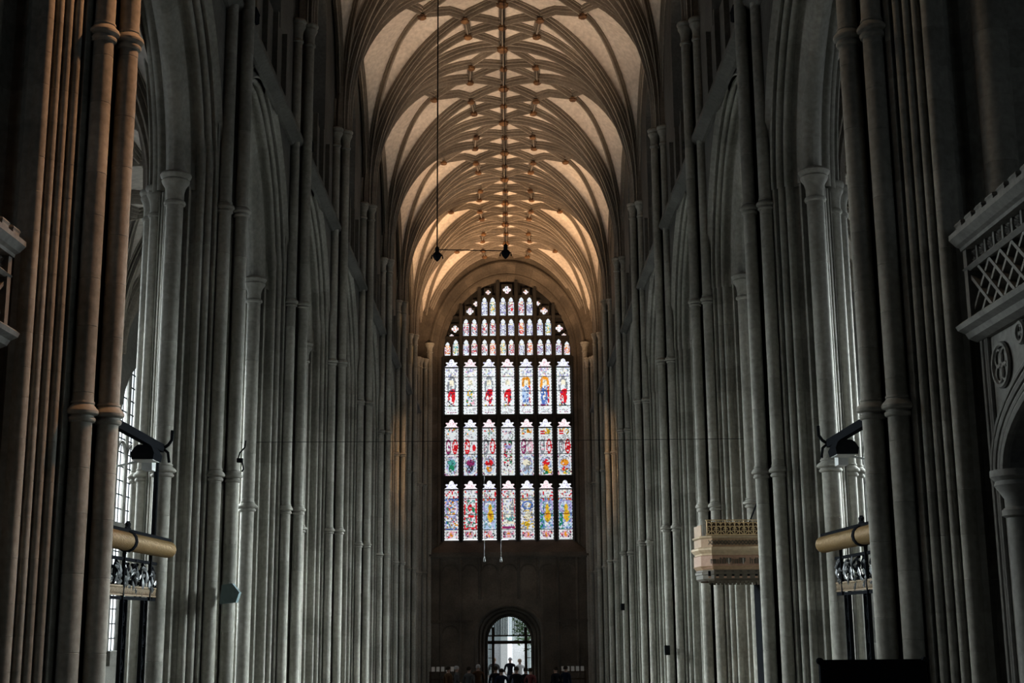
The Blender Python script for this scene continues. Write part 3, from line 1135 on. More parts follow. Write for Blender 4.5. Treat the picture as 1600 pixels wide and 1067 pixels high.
oo = outline(OW, OSP, OAP, ISILL - 0.6)
ii = outline(IW, ISP, IAP, ISILL)
for k in range(len(oo) - 1):
    g = 0.006
    quad = []
    for (t0, P) in ((g, None), (1 - g, None)):
        o = (oo[k][0] + (oo[k + 1][0] - oo[k][0]) * t0, oo[k][1] + (oo[k + 1][1] - oo[k][1]) * t0)
        i = (ii[k][0] + (ii[k + 1][0] - ii[k][0]) * t0, ii[k][1] + (ii[k + 1][1] - ii[k][1]) * t0)
        quad.append((o, i))
    vs = []
    for o, i in quad:
        d = Vector((o[0], o[1] - 14)).normalized() * 0.12
        for fr in (0, 0.3, 0.36, 0.44, 0.5, 1.0):
            dep = {0.36: -0.05, 0.44: -0.05}.get(fr, 0)
            x, z = o[0] + (i[0] - o[0]) * fr, o[1] + (i[1] - o[1]) * fr
            vs.append((WCX + x - d.x * dep * 8, WFRONT + (WGL - WFRONT) * fr, z - d.y * dep * 8))
    fs = [(j, j + 1, j + 7, j + 6) for j in range(5)]
    MB().add(vs, fs).build('voussoir', 'west_stone', ww, smooth=False)
vs, fs = [], []
for o, i in zip(outline(OW + 0.1, OSP, OAP + 0.1, ISILL - 0.7), outline(IW + 0.14, ISP, IAP + 0.14, ISILL - 0.1)):
    vs += [(WCX + o[0], WFRONT + 0.02, o[1]), (WCX + i[0], WGL + 0.25, i[1])]
for k in range(len(oo) - 1):
    fs.append((2 * k, 2 * k + 1, 2 * k + 3, 2 * k + 2))
MB().add(vs, fs).build('splay_core', 'west_stone', ww)
# moulded rolls on the front edge and at mid splay
for fr, rr in ((0.0, 0.10), (0.62, 0.07)):
    path = [(WCX + o[0] + (i[0] - o[0]) * fr, WFRONT + (WGL - WFRONT) * fr, o[1] + (i[1] - o[1]) * fr) for o, i in zip(oo, ii)]
    MB().tube(path, rr, 8).build('arch_roll', 'west_stone', ww)
for sg in (-1, 1):
    for dx, dz in ((0, 0),):
        put('capital', ME_CA, ww, (WCX + sg * (OW + 0.02), WFRONT - 0.03, 16.6))
        put('wall_shaft', ME_SA, ww, (WCX + sg * (OW + 0.02), WFRONT - 0.03, 0.2), 0, (1, 1, 16.3))
    for k, (dx, dy) in enumerate(((0.16, -0.2), (0.38, -0.42), (0.5, -0.7))):
        put('wall_shaft', ME_SV, ww, (WCX + sg * (OW + dx) - 0.05, WFRONT + dy, 0.2), 0, (1, 1, 15.6))
        for z in (RING1, RING2): put('shaft_ring', ME_RV, ww, (WCX + sg * (OW + dx) - 0.05, WFRONT + dy, z))
        put('capital', ME_CV, ww, (WCX + sg * (OW + dx) - 0.05, WFRONT + dy, CAPZ))

# ---- the great west window ------------------------------------------------
win = sroot('window_1')
LW, LP = 0.684, 0.906
GY = WGL + 0.12                   # plane of the glass
TY0, TY1 = WGL - 0.02, WGL + 0.18  # tracery depth
TIERS = [(7.40, 10.19), (10.42, 13.16), (13.38, 16.13)]
HEADH = 0.42


def head_hole(w, h, z):
    """cusped head outline above z (half width w/2)"""
    a = w / 2
    right = [(a, 0.0), (a, 0.03), (a * 0.80, h * 0.17), (a * 0.62, h * 0.34), (a * 0.78, h * 0.42), (a * 0.86, h * 0.52), (a * 0.76, h * 0.62), (a * 0.55, h * 0.60), (a * 0.40, h * 0.58),
             (a * 0.34, h * 0.70), (a * 0.30, h * 0.84), (a * 0.16, h * 0.95)]
    pts = [(x, z + y) for x, y in right] + [(0, z + h)] + [(-x, z + y) for x, y in right[::-1]]
    return pts


def lancet(w, z0, z1):
    a = w / 2
    pts = [(a, z0), (a, (z0 + z1) / 2), (a, z1 - 0.26), (a * 0.72, z1 - 0.2), (a * 0.78, z1 - 0.14), (a * 0.5, z1 - 0.07), (0.0, z1)]
    return pts + [(-x, z) for x, z in pts[-2::-1]] + [(0, z0)]


def quatre(cx, cz, r, n=24):
    return [(cx + r * (0.62 + 0.38 * abs(math.cos(2 * a)) ** 0.7) * math.cos(a), cz + r * (0.62 + 0.38 * abs(math.cos(2 * a)) ** 0.7) * math.sin(a)) for a in [2 * PI * k / n + 0.01 for k in range(n)]]


# mullions and transoms
for k in range(-4, 4):
    x = (k + 0.5) * LP
    zt = ISP + (IAP - ISP) * math.sqrt(max(0, 1 - (min(abs(x), IW) / IW) ** 2))
    zt = max(zt, 16.2)
    hw = (LP - LW) / 2
    if abs(x) > IW: hw = 0.09
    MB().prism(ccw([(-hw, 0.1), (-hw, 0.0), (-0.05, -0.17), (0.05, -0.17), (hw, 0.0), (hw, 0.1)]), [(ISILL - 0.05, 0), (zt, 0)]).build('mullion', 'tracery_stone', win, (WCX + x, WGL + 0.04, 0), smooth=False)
for z0, z1 in ((10.19, 10.42), (13.16, 13.38), (16.13, 16.27), (17.12, 17.25), (18.14, 18.26)):
    hw = IW if z1 < 16.2 else IW * math.sqrt(max(0, 1 - ((z1 - ISP) / (IAP - ISP)) ** 2)) + 0.05
    MB().box(-hw, hw, -0.1, 0.14, z0, z1).build('transom', 'tracery_stone', win, (WCX, WGL + 0.04, 0), smooth=False)

# ---- painting the glass
rg = np.random.RandomState(5)
WHT = np.array([1.0, 1.0, 1.0])
COLS = dict(red=(0.75, 0.02, 0.03), blue=(0.10, 0.20, 0.55), green=(0.02, 0.25, 0.12), gold=(0.85, 0.55, 0.04), amber=(0.9, 0.35, 0.03), pink=(0.85, 0.45, 0.55),
            lilac=(0.45, 0.42, 0.75), sky=(0.50, 0.66, 0.90), dark=(0.04, 0.04, 0.06), white=(1, 1, 1), cream=(0.95, 0.90, 0.70), plum=(0.30, 0.03, 0.14), teal=(0.10, 0.42, 0.40), grey=(0.28, 0.3, 0.34))
COLS = {k: np.array(v) for k, v in COLS.items()}
PW_, PH_ = 20, 78


def paint(tier, i):
    """an image of one light: rows from the bottom up"""
    im = np.ones((PH_, PW_, 3))
    yy, xx = np.mgrid[0:PH_, 0:PW_]
    u, v = (xx + 0.5) / PW_, (yy + 0.5) / PH_

    def cf():
        h_, w_ = PH_ // 2 + 2, PW_ // 2 + 2
        f = np.kron(rg.rand(h_, w_), np.ones((2, 2)))
        oy, ox = rg.randint(2), rg.randint(2)
        return f[oy:oy + PH_, ox:ox + PW_]

    def ell(cu, cv, ru, rv, col, p=1.0):
        mk = ((u - cu) / ru) ** 2 + ((v - cv) / rv) ** 2 < 1
        mk &= cf() < p
        im[mk] = COLS[col]

    def ring(cu, cv, ru, rv, wdt, col):
        d = np.sqrt(((u - cu) / ru) ** 2 + ((v - cv) / rv) ** 2)
        im[(d > 1 - wdt) & (d < 1 + wdt)] = COLS[col]

    def rect(u0, u1, v0, v1, col, p=1.0):
        mk = (u >= u0) & (u < u1) & (v >= v0) & (v < v1) & (cf() < p)
        im[mk] = COLS[col]

    def scatter(u0, u1, v0, v1, cols, p):
        mk = (u >= u0) & (u < u1) & (v >= v0) & (v < v1)
        for c in cols:
            im[mk & (cf() < 1.25 * p / len(cols))] = COLS[c]
    if tier == 2:
        scatter(0.1, 0.9, 0.66, 0.82, ['pink' if i % 2 == 0 else 'sky', 'grey', 'cream', 'lilac'], 0.30)
        if i != 2 - 4: pass
        fig = {-3: ('red', 'grey'), -2: ('gold', 'pink'), -1: ('red', 'dark'), 0: ('red', 'cream'), 1: ('sky', 'amber'), 2: ('blue', 'amber'), 3: ('red', 'dark')}[i]
        niche = {-3: 'grey', -2: 'white', -1: 'grey', 0: 'white', 1: 'white', 2: 'amber', 3: 'grey'}[i]
        ell(0.5, 0.5, 0.33, 0.17, niche, 0.8)
        if i in (1, 2):
            rect(0.22, 0.78, 0.46, 0.58, 'amber', 0.8); ell(0.5, 0.60, 0.28, 0.06, fig[1], 0.9)
            rect(0.7, 0.8, 0.2, 0.5, 'red', 0.7)
        ell(0.5, 0.55, 0.17, 0.055, 'cream'); ell(0.5, 0.46, 0.22, 0.06, 'white', 0.8)
        if i in (-3, -1, 0, 3):
            ell(0.5, 0.31, 0.25, 0.13, fig[0], 0.92); ell(0.60, 0.40, 0.16, 0.05, fig[0])
            ell(0.40, 0.24, 0.10, 0.10, 'white', 0.7); scatter(0.22, 0.75, 0.18, 0.45, ['plum', 'dark'], 0.16)
        elif i in (1, 2):
            ell(0.45, 0.33, 0.25, 0.17, fig[0], 0.85); scatter(0.22, 0.7, 0.18, 0.5, ['white', 'blue'], 0.3)
        else:
            ell(0.45, 0.37, 0.2, 0.06, 'gold', 0.8); scatter(0.2, 0.8, 0.17, 0.42, ['grey', 'pink', 'amber', 'sky', 'green'], 0.5)
        scatter(0.2, 0.8, 0.15, 0.18, ['dark', 'green', 'gold', 'plum'], 0.9)
        for k in range(4):
            rect(0.22 + 0.16 * k, 0.32 + 0.16 * k, 0.035, 0.055, 'plum' if i % 2 else 'grey', 0.9); rect(0.22 + 0.16 * k, 0.30 + 0.16 * k, 0.075, 0.085, 'grey', 0.8)
    elif tier == 1:
        if i == 0:
            scatter(0.2, 0.8, 0.17, 0.64, ['dark', 'grey', 'plum', 'red', 'green', 'cream'], 0.55); rect(0.25, 0.75, 0.46, 0.52, 'lilac', 0.8)
            scatter(0.1, 0.9, 0.70, 0.8, ['pink', 'lilac'], 0.25); scatter(0.1, 0.9, 0.02, 0.12, ['pink', 'cream'], 0.2)
        else:
            c1, c2 = {-3: ('plum', 'red'), -2: ('red', 'white'), -1: ('grey', 'red'), 1: ('plum', 'pink'), 2: ('grey', 'red'), 3: ('grey', 'red')}[i]
            for uu, cc in ((0.28, c1), (0.74, c2)):
                ring(uu, 0.50, 0.16, 0.11, 0.2, cc); scatter(uu - 0.12, uu + 0.12, 0.41, 0.58, ['pink', cc], 0.35)
            if i in (-3, -2): ell(0.76, 0.48, 0.12, 0.06, 'red')
            scatter(0.15, 0.85, 0.70, 0.82, ['gold', 'red', 'amber', 'grey', 'teal'], 0.3)
            if i == 1: rect(0.5, 0.85, 0.73, 0.79, 'amber', 0.85)
            if i >= 2: rect(0.15, 0.45, 0.75, 0.765, 'red'); rect(0.15, 0.45, 0.71, 0.725, 'red'); ell(0.7, 0.75, 0.15, 0.04, 'gold', 0.6)
            rect(0.0, 1.0, 0.0, 0.365, 'sky' if i in (-2, 1) else 'white', 0.6)
            scatter(0, 1, 0.0, 0.36, ['lilac', 'pink', 'grey', 'plum', 'cream'], 0.5)
            ell(0.5, 0.185, 0.40, 0.155, 'sky', 0.7); scatter(0.15, 0.85, 0.06, 0.32, ['lilac', 'white', 'grey'], 0.45)
            ring(0.5, 0.185, 0.45, 0.175, 0.08, 'white')
            mid = {-3: ('teal', 'green'), -2: ('plum', 'dark'), -1: ('red', 'amber'), 1: ('cream', 'grey'), 2: ('red', 'amber'), 3: ('amber', 'red')}[i]
            ell(0.5, 0.22, 0.28, 0.06, mid[0], 0.85); ell(0.5, 0.13, 0.20, 0.06, mid[1], 0.75)
            if i in (2, 3): scatter(0.3, 0.9, 0.03, 0.1, ['gold', 'green'], 0.5)
    else:
        scatter(0, 1, 0.66, 0.82, ['pink', 'grey', 'sky', 'cream', 'red'], 0.45)
        if i in (-1, 2, 3):
            rect(0.05, 0.95, 0.15, 0.66, 'sky', 0.8); scatter(0.05, 0.95, 0.15, 0.64, ['teal', 'lilac', 'blue'] if i > 0 else ['lilac', 'sky', 'teal'], 0.55)
            ring(0.5, 0.52, 0.42, 0.10, 0.14, 'lilac'); scatter(0, 1, 0.61, 0.65, ['plum', 'red', 'amber'], 0.6)
            if i > 0: rect(0.06, 0.3, 0.16, 0.42, 'green', 0.45)
            ell(0.55, 0.50, 0.13, 0.06, 'gold'); ell(0.58, 0.37, 0.22, 0.10, 'gold', 0.95); ell(0.58, 0.38, 0.12, 0.05, 'amber', 0.7); ell(0.5, 0.24, 0.13, 0.03, 'white')
            ell(0.5, 0.565, 0.08, 0.02, 'white')
        else:
            pal = {-3: ['red', 'blue', 'green', 'white', 'grey', 'lilac', 'amber'], -2: ['red', 'pink', 'green', 'white', 'teal', 'grey'], 0: ['sky', 'lilac', 'white', 'cream', 'grey'],
                   1: ['sky', 'white', 'cream', 'lilac', 'gold', 'grey']}[i]
            scatter(0.05, 0.95, 0.15, 0.65, pal, 0.85)
            if i == -2:
                for a, b in ((0.05, 0.13), (0.87, 0.95)): rect(a, b, 0.15, 0.65, 'red', 0.85)
                rect(0.05, 0.95, 0.15, 0.19, 'red', 0.7); ell(0.5, 0.5, 0.2, 0.06, 'red', 0.7); ell(0.55, 0.38, 0.2, 0.04, 'red', 0.7); ell(0.7, 0.47, 0.1, 0.04, 'green', 0.9)
            if i == 0:
                ell(0.65, 0.33, 0.3, 0.03, 'teal', 0.9); rect(0.1, 0.9, 0.25, 0.28, 'cream'); rect(0.05, 0.95, 0.17, 0.2, 'plum', 0.9)
                for a, b in ((0.03, 0.09), (0.91, 0.97)): rect(a, b, 0.15, 0.65, 'red', 0.7)
            if i == 1:
                ring(0.5, 0.54, 0.33, 0.06, 0.2, 'blue'); rect(0.3, 0.7, 0.2, 0.28, 'gold', 0.6); ell(0.55, 0.38, 0.22, 0.07, 'cream')
            if i == -3:
                ring(0.5, 0.50, 0.42, 0.14, 0.1, 'lilac'); rect(0, 1, 0.61, 0.65, 'blue', 0.6); rect(0.1, 0.9, 0.15, 0.18, 'blue', 0.7)
        scatter(0.08, 0.92, 0.02, 0.13, ['grey', 'plum', 'red', 'pink', 'dark'], 0.6); ell(0.5, 0.08, 0.18, 0.06, 'pink', 0.8); ell(0.5, 0.08, 0.1, 0.04, 'amber', 0.5)
    # pale pastel life in the white glass and a dotted border
    white = im.min(axis=2) > 0.98
    tint = np.stack([1 - 0.22 * rg.rand(PH_, PW_), 1 - 0.16 * rg.rand(PH_, PW_), 1 - 0.12 * rg.rand(PH_, PW_)], 2)
    im[white] = tint[white]
    # lead lines between the pieces
    ld = cf()
    line = (np.abs(ld - np.roll(ld, 1, 0)) > 0.55) | (np.abs(ld - np.roll(ld, 1, 1)) > 0.62)
    inner = (u > 0.1) & (u < 0.9)
    im[line & inner] *= (0.35, 0.22, 0.45)[0 if tier == 0 else (1 if tier == 1 else 2)]
    if tier < 2:
        im *= 0.82
    edge = ((u < 0.06) | (u > 0.94)) & ((yy // 2) % 2 == 0)
    im[edge] *= 0.12
    return im


def pane_mesh(outer, img=None, n=None, flat=None):
    """glass with a colour per face. outer = (x0,x1,z0,z1); img rows bottom up"""
    x0, x1, z0, z1 = outer
    h, w = img.shape[:2]
    vs = [(x0 + (x1 - x0) * c / w, 0, z0 + (z1 - z0) * r / h) for r in range(h + 1) for c in range(w + 1)]
    fs, cols = [], []
    for r in range(h):
        for c in range(w):
            a = r * (w + 1) + c
            fs.append((a, a + 1, a + w + 2, a + w + 1)); cols.append(img[r, c])
    me = bpy.data.meshes.new('pane')
    me.from_pydata(vs, [], fs)
    at = me.attributes.new('glass', 'FLOAT_COLOR', 'FACE')
    at.data.foreach_set('color', np.concatenate([np.array(cols), np.ones((len(cols), 1))], 1).astype(np.float32).ravel())
    me.materials.append(MATS['stained'])
    return me


SPLITS = {0: (0, 0.155, 0.40, 0.655, 0.80, 1.0), 1: (0, 0.37, 0.60, 0.82, 1.0), 2: (0, 0.15, 0.405, 0.655, 0.82, 1.0)}
for tier, (z0, z1) in enumerate(TIERS):
    body = z1 - z0 - HEADH
    for i in range(-3, 4):
        cx = WCX + i * LP
        im = paint(tier, i)
        # lead and iron frame of the light
        m = MB()
        sp = [s_ for s_ in SPLITS[tier] if s_ < 0.9]
        zz = [z0 + body * s_ / (0.82 if tier else 0.80) for s_ in SPLITS[tier][1:-1]]
        for z in zz:
            m.box(-LW / 2, LW / 2, -0.03, 0.0, z - (0.03 if abs(z - (z0 + body)) < 0.02 else 0.013), z + (0.03 if abs(z - (z0 + body)) < 0.02 else 0.013))
        for e in (-1, 1): m.box(e * LW / 2 - 0.012, e * LW / 2 + 0.012, -0.03, 0, z0, z0 + body)
        fr = m.build('stained_glass_light', 'lead', win, (cx, GY, 0), smooth=False)
        fr['label'] = 'tall stained glass light, number %d from the left in the %s tier' % (i + 4, ('bottom', 'middle', 'upper')[tier])
        edges = [z0] + zz + [z1]
        top = SPLITS[tier][-2]
        for k in range(len(edges) - 1):
            if k == len(edges) - 2:
                hd = np.ones((12, PW_, 3)) * np.array([1, 0.93, 0.96] if (i + tier) % 2 == 0 else [0.96, 0.98, 1])
                sc = rg.rand(12, PW_) < 0.16
                hd[sc] = COLS['pink' if (i + tier) % 2 == 0 else 'lilac']
                sub = hd
            else:
                a = int(round((edges[k] - z0) / body * PH_ * top)); b = max(a + 1, int(round((edges[k + 1] - z0) / body * PH_ * top)))
                sub = im[a:b]
            put('pane', pane_mesh((-LW / 2, LW / 2, edges[k], edges[k + 1]), sub), fr, (0, 0.012, 0))
        # stone head
        m = MB()
        hole = head_hole(LW, HEADH, z1 - HEADH)
        plate_hole(m, -LP / 2, LP / 2, z1 - HEADH - 0.0, z1 + 0.06, hole, (0, z1 - HEADH + 0.05), -0.04, 0.08)
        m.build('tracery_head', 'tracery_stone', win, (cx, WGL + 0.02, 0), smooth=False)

# upper rows of small lights
ROWS = [(16.27, 17.10, 7, (16.27, 17.14)), (17.25, 18.13, 5, (17.22, 18.16)), (18.26, 19.22, 3, (18.24, 19.30))]
SW = 0.285
for ri, (z0, z1, npair, (c0, c1)) in enumerate(ROWS):
    for p in range(-(npair // 2), npair // 2 + 1):
        for e in (-1, 1):
            x = p * LP + e * 0.2
            if abs(x) > 2.75 and ri == 0: z1e = z1 - 0.12
            else: z1e = z1
            img = np.ones((26, 8, 3))
            tint = rg.rand(26, 8)
            img -= tint[:, :, None] * np.array([0.3, 0.2, 0.12])
            fc = [('red', 'amber'), ('lilac', 'grey'), ('teal', 'gold'), ('plum', 'sky'), ('red', 'grey')][rg.randint(5)]
            for r in range(26):
                for c in range(8):
                    t = r / 26
                    if 1 <= c <= 6 and 0.12 < t < 0.75 and rg.rand() < 0.55: img[r, c] = COLS[fc[0]] if rg.rand() < 0.5 else COLS[fc[1]]
                    if c in (0, 7) and rg.rand() < 0.5: img[r, c] = COLS['lilac' if ri else 'pink'] * 0.8
                    if c in (1, 6) and rg.rand() < 0.35: img[r, c] = COLS['dark']
                    if 0.62 < t < 0.72 and 2 <= c <= 5: img[r, c] = COLS['cream']
            fr = put('stained_glass_light', pane_mesh((-SW / 2 - 0.02, SW / 2 + 0.02, z0, z1e), img), win, (WCX + x, GY, 0))
            m = MB()
            plate_hole(m, -LP / 4 - (0.03 if e < 0 else 0.03), LP / 4 + 0.03, c0, c1, lancet(SW, z0 + 0.02, z1e), (0, (z0 + z1e) / 2), -0.03, 0.08)
            m.build('tracery_head', 'tracery_stone', win, (WCX + x, WGL + 0.02 + 0.001 * e, 0), smooth=False)
# quatrefoils above
QF = [(0, 19.58, 0.22), (-0.93, 19.46, 0.14), (0.93, 19.46, 0.14), (-1.82, 18.50, 0.2), (1.82, 18.50, 0.2), (-1.52, 18.88, 0.15), (1.52, 18.88, 0.13), (-2.55, 17.62, 0.2), (2.55, 17.62, 0.2), (-2.72, 17.28, 0.11), (2.78, 17.28, 0.12)]
for x, z, r in QF:
    img = np.ones((10, 10, 3)); img[rg.rand(10, 10) < 0.22] = COLS['pink']; img[rg.rand(10, 10) < 0.15] = COLS['grey']; img[rg.rand(10, 10) < 0.1] = COLS['amber']
    put('quatrefoil_light', pane_mesh((-r, r, z - r, z + r), img), win, (WCX + x, GY + 0.004, 0))
    m = MB(); plate_hole(m, -r - 0.05, r + 0.05, z - r - 0.05, z + r + 0.05, quatre(0, z, r * 0.95), (0, z), -0.035, 0.07)
    m.build('tracery_quatrefoil', 'tracery_stone', win, (WCX + x, WGL + 0.015, 0), smooth=False)
# solid tracery behind everything that is left of the window head
m = MB()
IB = IW + 0.26
xs = [-IB * math.cos(PI * k / 44) for k in range(45)]
i_arch = lambda x: ISP + 0.05 + (IAP + 0.22 - ISP) * math.sqrt(max(0, 1 - (min(abs(x), IB) / IB) ** 2))
slab(m, xs, lambda t: 16.2, i_arch, GY + 0.03, GY + 0.3, mpw)
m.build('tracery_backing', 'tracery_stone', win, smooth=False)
for k in (-2, -1, 0, 1, 2, 3):
    x = (k - 0.5) * LP
    zt = min(i_arch(x), ISP + (IAP - ISP) * math.sqrt(max(0, 1 - (abs(x) / IW) ** 2)) + 0.05)
    if zt > 16.6:
        MB().box(-0.07, 0.07, -0.2, 0.08, 16.2, zt).build('mullion', 'tracery_stone', win, (WCX + x, WGL + 0.03, 0), smooth=False)
for sg in (-1, 1):
    m = MB(); slab(m, [sg * 3.06, sg * 3.3], lambda t: ISILL - 0.1, lambda t: 16.4, GY - 0.06, GY + 0.3, mpw); m.build('jamb', 'tracery_stone', win, smooth=False)

# ---- west door ------------------------------------------------------------
dr = sroot('door_1')
din = outline(DW, DSP, DAP, 0.0, 18, 6)
for off, rr, yy in ((0.05, 0.06, 0.75), (0.20, 0.08, 0.5), (0.36, 0.07, 0.25), (0.52, 0.09, 0.0)):
    path = [(WCX + x * (1 + off / DW), WFRONT + yy, z + (off if z > DSP else 0)) for x, z in outline(DW, DSP, DAP, 0.0, 18, 6)]
    MB().tube(path, rr, 8).build('arch_roll', 'west_stone', dr)
vs, fs = [], []
dout = outline(DW + 0.55, DSP + 0.35, DAP + 0.55, 0.0, 18, 6)
for (x, z), (x2, z2) in zip(dout, din):
    vs += [(WCX + x, WFRONT, z), (WCX + x * 0.4 + x2 * 0.6, WFRONT + 0.6, z * 0.4 + z2 * 0.6), (WCX + x2, WFRONT + 0.9, z2), (WCX + x2, WFRONT + 1.65, z2)]
for k in range(len(din) - 1):
    for j in range(3):
        a = 4 * k + j
        fs.append((a, a + 1, a + 5, a + 4))
MB().add(vs, fs).build('door_reveal', 'west_stone', dr)
DY = WFRONT + 1.05
darch = lambda x: DSP + (DAP - DSP) * math.sqrt(max(0, 1 - (min(abs(x), DW) / DW) ** 2))
MB().box(-DW, DW, -0.06, 0.06, 2.55, 2.70).build('transom_beam', 'oak_dark', dr, (WCX, DY, 0), smooth=False)
MB().box(-DW, DW, -0.03, 0.03, 2.89, 2.96).build('transom_rail', 'oak_dark', dr, (WCX, DY, 0), smooth=False)
for x in (-0.77, 0.77):
    MB().box(-0.065, 0.065, -0.06, 0.06, 0, darch(0.82)).build('door_post', 'oak_dark', dr, (WCX + x, DY, 0), smooth=False)
for k in range(19):
    x = -0.70 + 1.40 * k / 18
    MB().box(-0.019, 0.019, -0.012, 0.012, 2.95, darch(x)).build('grille_bar', 'iron', dr, (WCX + x, DY, 0), smooth=False)
for x in (-0.90, 0.90):
    MB().box(-0.010, 0.010, -0.01, 0.01, 0, darch(x)).build('glazing_bar', 'oak_dark', dr, (WCX + x, DY, 0), smooth=False)
    for z in (0.9, 1.4, 1.9, 2.3):
        MB().box(-0.09, 0.09, -0.012, 0.012, z, z + 0.03).build('glazing_bar', 'oak_dark', dr, (WCX + x, DY, 0), smooth=False)
    MB().box(-0.11, 0.11, -0.002, 0.002, 0.05, 2.56).build('side_pane', 'clear_glass', dr, (WCX + x, DY + 0.02, 0), smooth=False)
m = MB(); slab(m, [-DW + 2 * DW * k / 20 for k in range(21)], lambda t: 2.68, lambda t: max(2.69, darch(t)), DY + 0.015, DY + 0.019, mpw); m.build('fanlight_pane', 'clear_glass', dr, smooth=False)
# open leaves folded back into the porch
for sg in (-1, 1):
    MB().box(-0.03, 0.03, 0, 0.7, 0.05, 2.5).build('door_leaf', 'oak_dark', dr, (WCX + sg * 0.80, DY + 0.05, 0), smooth=False)

# ---- outside the door -----------------------------------------------------
tag(MB().box(-14, 14, WFRONT + 1.6, 112, -0.25, -0.02).build('forecourt', 'paving', smooth=False), 'pale stone forecourt seen through the open west door', 'pavement')
hb = thing('house', 'plain grey rendered building outside the west door', 'building', (-3.2, 79, -0.02))
MB().box(-3.2, 3.25, 0, 6, 0, 7.2).build('wall', 'render_grey', hb, smooth=False)
MB().box(-3.4, 3.45, -0.2, 6.2, 7.2, 7.5).build('eaves', 'paving', hb, smooth=False)
MB().box(2.95, 3.35, -0.12, 0.3, 0, 7.2).build('quoin', 'paper', hb, smooth=False)
hd_ = thing('stone_house', 'pale stone building beyond the tree outside the west door', 'building', (6.5, 92, -0.02))
MB().box(-6, 8, 0, 6, 0, 9.0).build('wall', 'paving', hd_, smooth=False)
MB().box(-6.2, 8.2, -0.3, 6.2, 9.0, 9.3).build('eaves', 'render_grey', hd_, smooth=False)


def tree(loc, h, r, label, seed):
    t = thing('tree', label, 'tree', loc)
    rr = random.Random(seed)
    MB().tube([(0, 0, 0.0), (0.05, 0, h * 0.3), (0.0, 0.1, h * 0.55), (0.1, 0.05, h * 0.8)], [0.16, 0.12, 0.09, 0.03], 8).build('trunk', 'bark', t)
    m = MB()
    for k in range(900):
        a, b = rr.uniform(0, 2 * PI), rr.uniform(-1, 1)
        q = r * rr.uniform(0.45, 1.0)
        c = Vector((q * math.cos(a) * math.sqrt(1 - b * b), q * math.sin(a) * math.sqrt(1 - b * b), h * 0.62 + q * b * 1.15))
        d1 = Vector((rr.uniform(-1, 1), rr.uniform(-1, 1), rr.uniform(-1, 1))).normalized() * 0.11
        d2 = d1.cross(Vector((rr.uniform(-1, 1), rr.uniform(-1, 1), rr.uniform(-1, 1)))).normalized() * 0.05
        m.add([tuple(c - d1), tuple(c + d2), tuple(c + d1), tuple(c - d2)], [(0, 1, 2, 3)])
    o = m.build('foliage', 'leaf', t, smooth=False)
    o['kind'] = 'stuff'


tree((1.6, 76, -0.02), 5.2, 1.25, 'leafy tree outside the west door, right of the grey building', 3)
tree((-1.9, 73.5, -0.02), 3.2, 0.6, 'small clipped tree outside at the left door jamb', 4)

# ---- people ---------------------------------------------------------------
plain('skin', (0.26, 0.16, 0.12), 0.6, 0, 0.1)
for nm, c in (('dark_coat', (0.008, 0.008, 0.010)), ('navy_coat', (0.008, 0.011, 0.02)), ('grey_coat', (0.05, 0.05, 0.05)), ('pale_shirt', (0.45, 0.45, 0.44)), ('brown_coat', (0.05, 0.028, 0.016)),
              ('red_coat', (0.06, 0.006, 0.007)), ('trousers', (0.03, 0.032, 0.04)), ('jeans', (0.05, 0.07, 0.11)), ('hair_dark', (0.02, 0.016, 0.012)), ('hair_fair', (0.22, 0.16, 0.10)), ('hair_grey', (0.25, 0.25, 0.25))):
    plain(nm, c, 0.8, 0, 0.2)


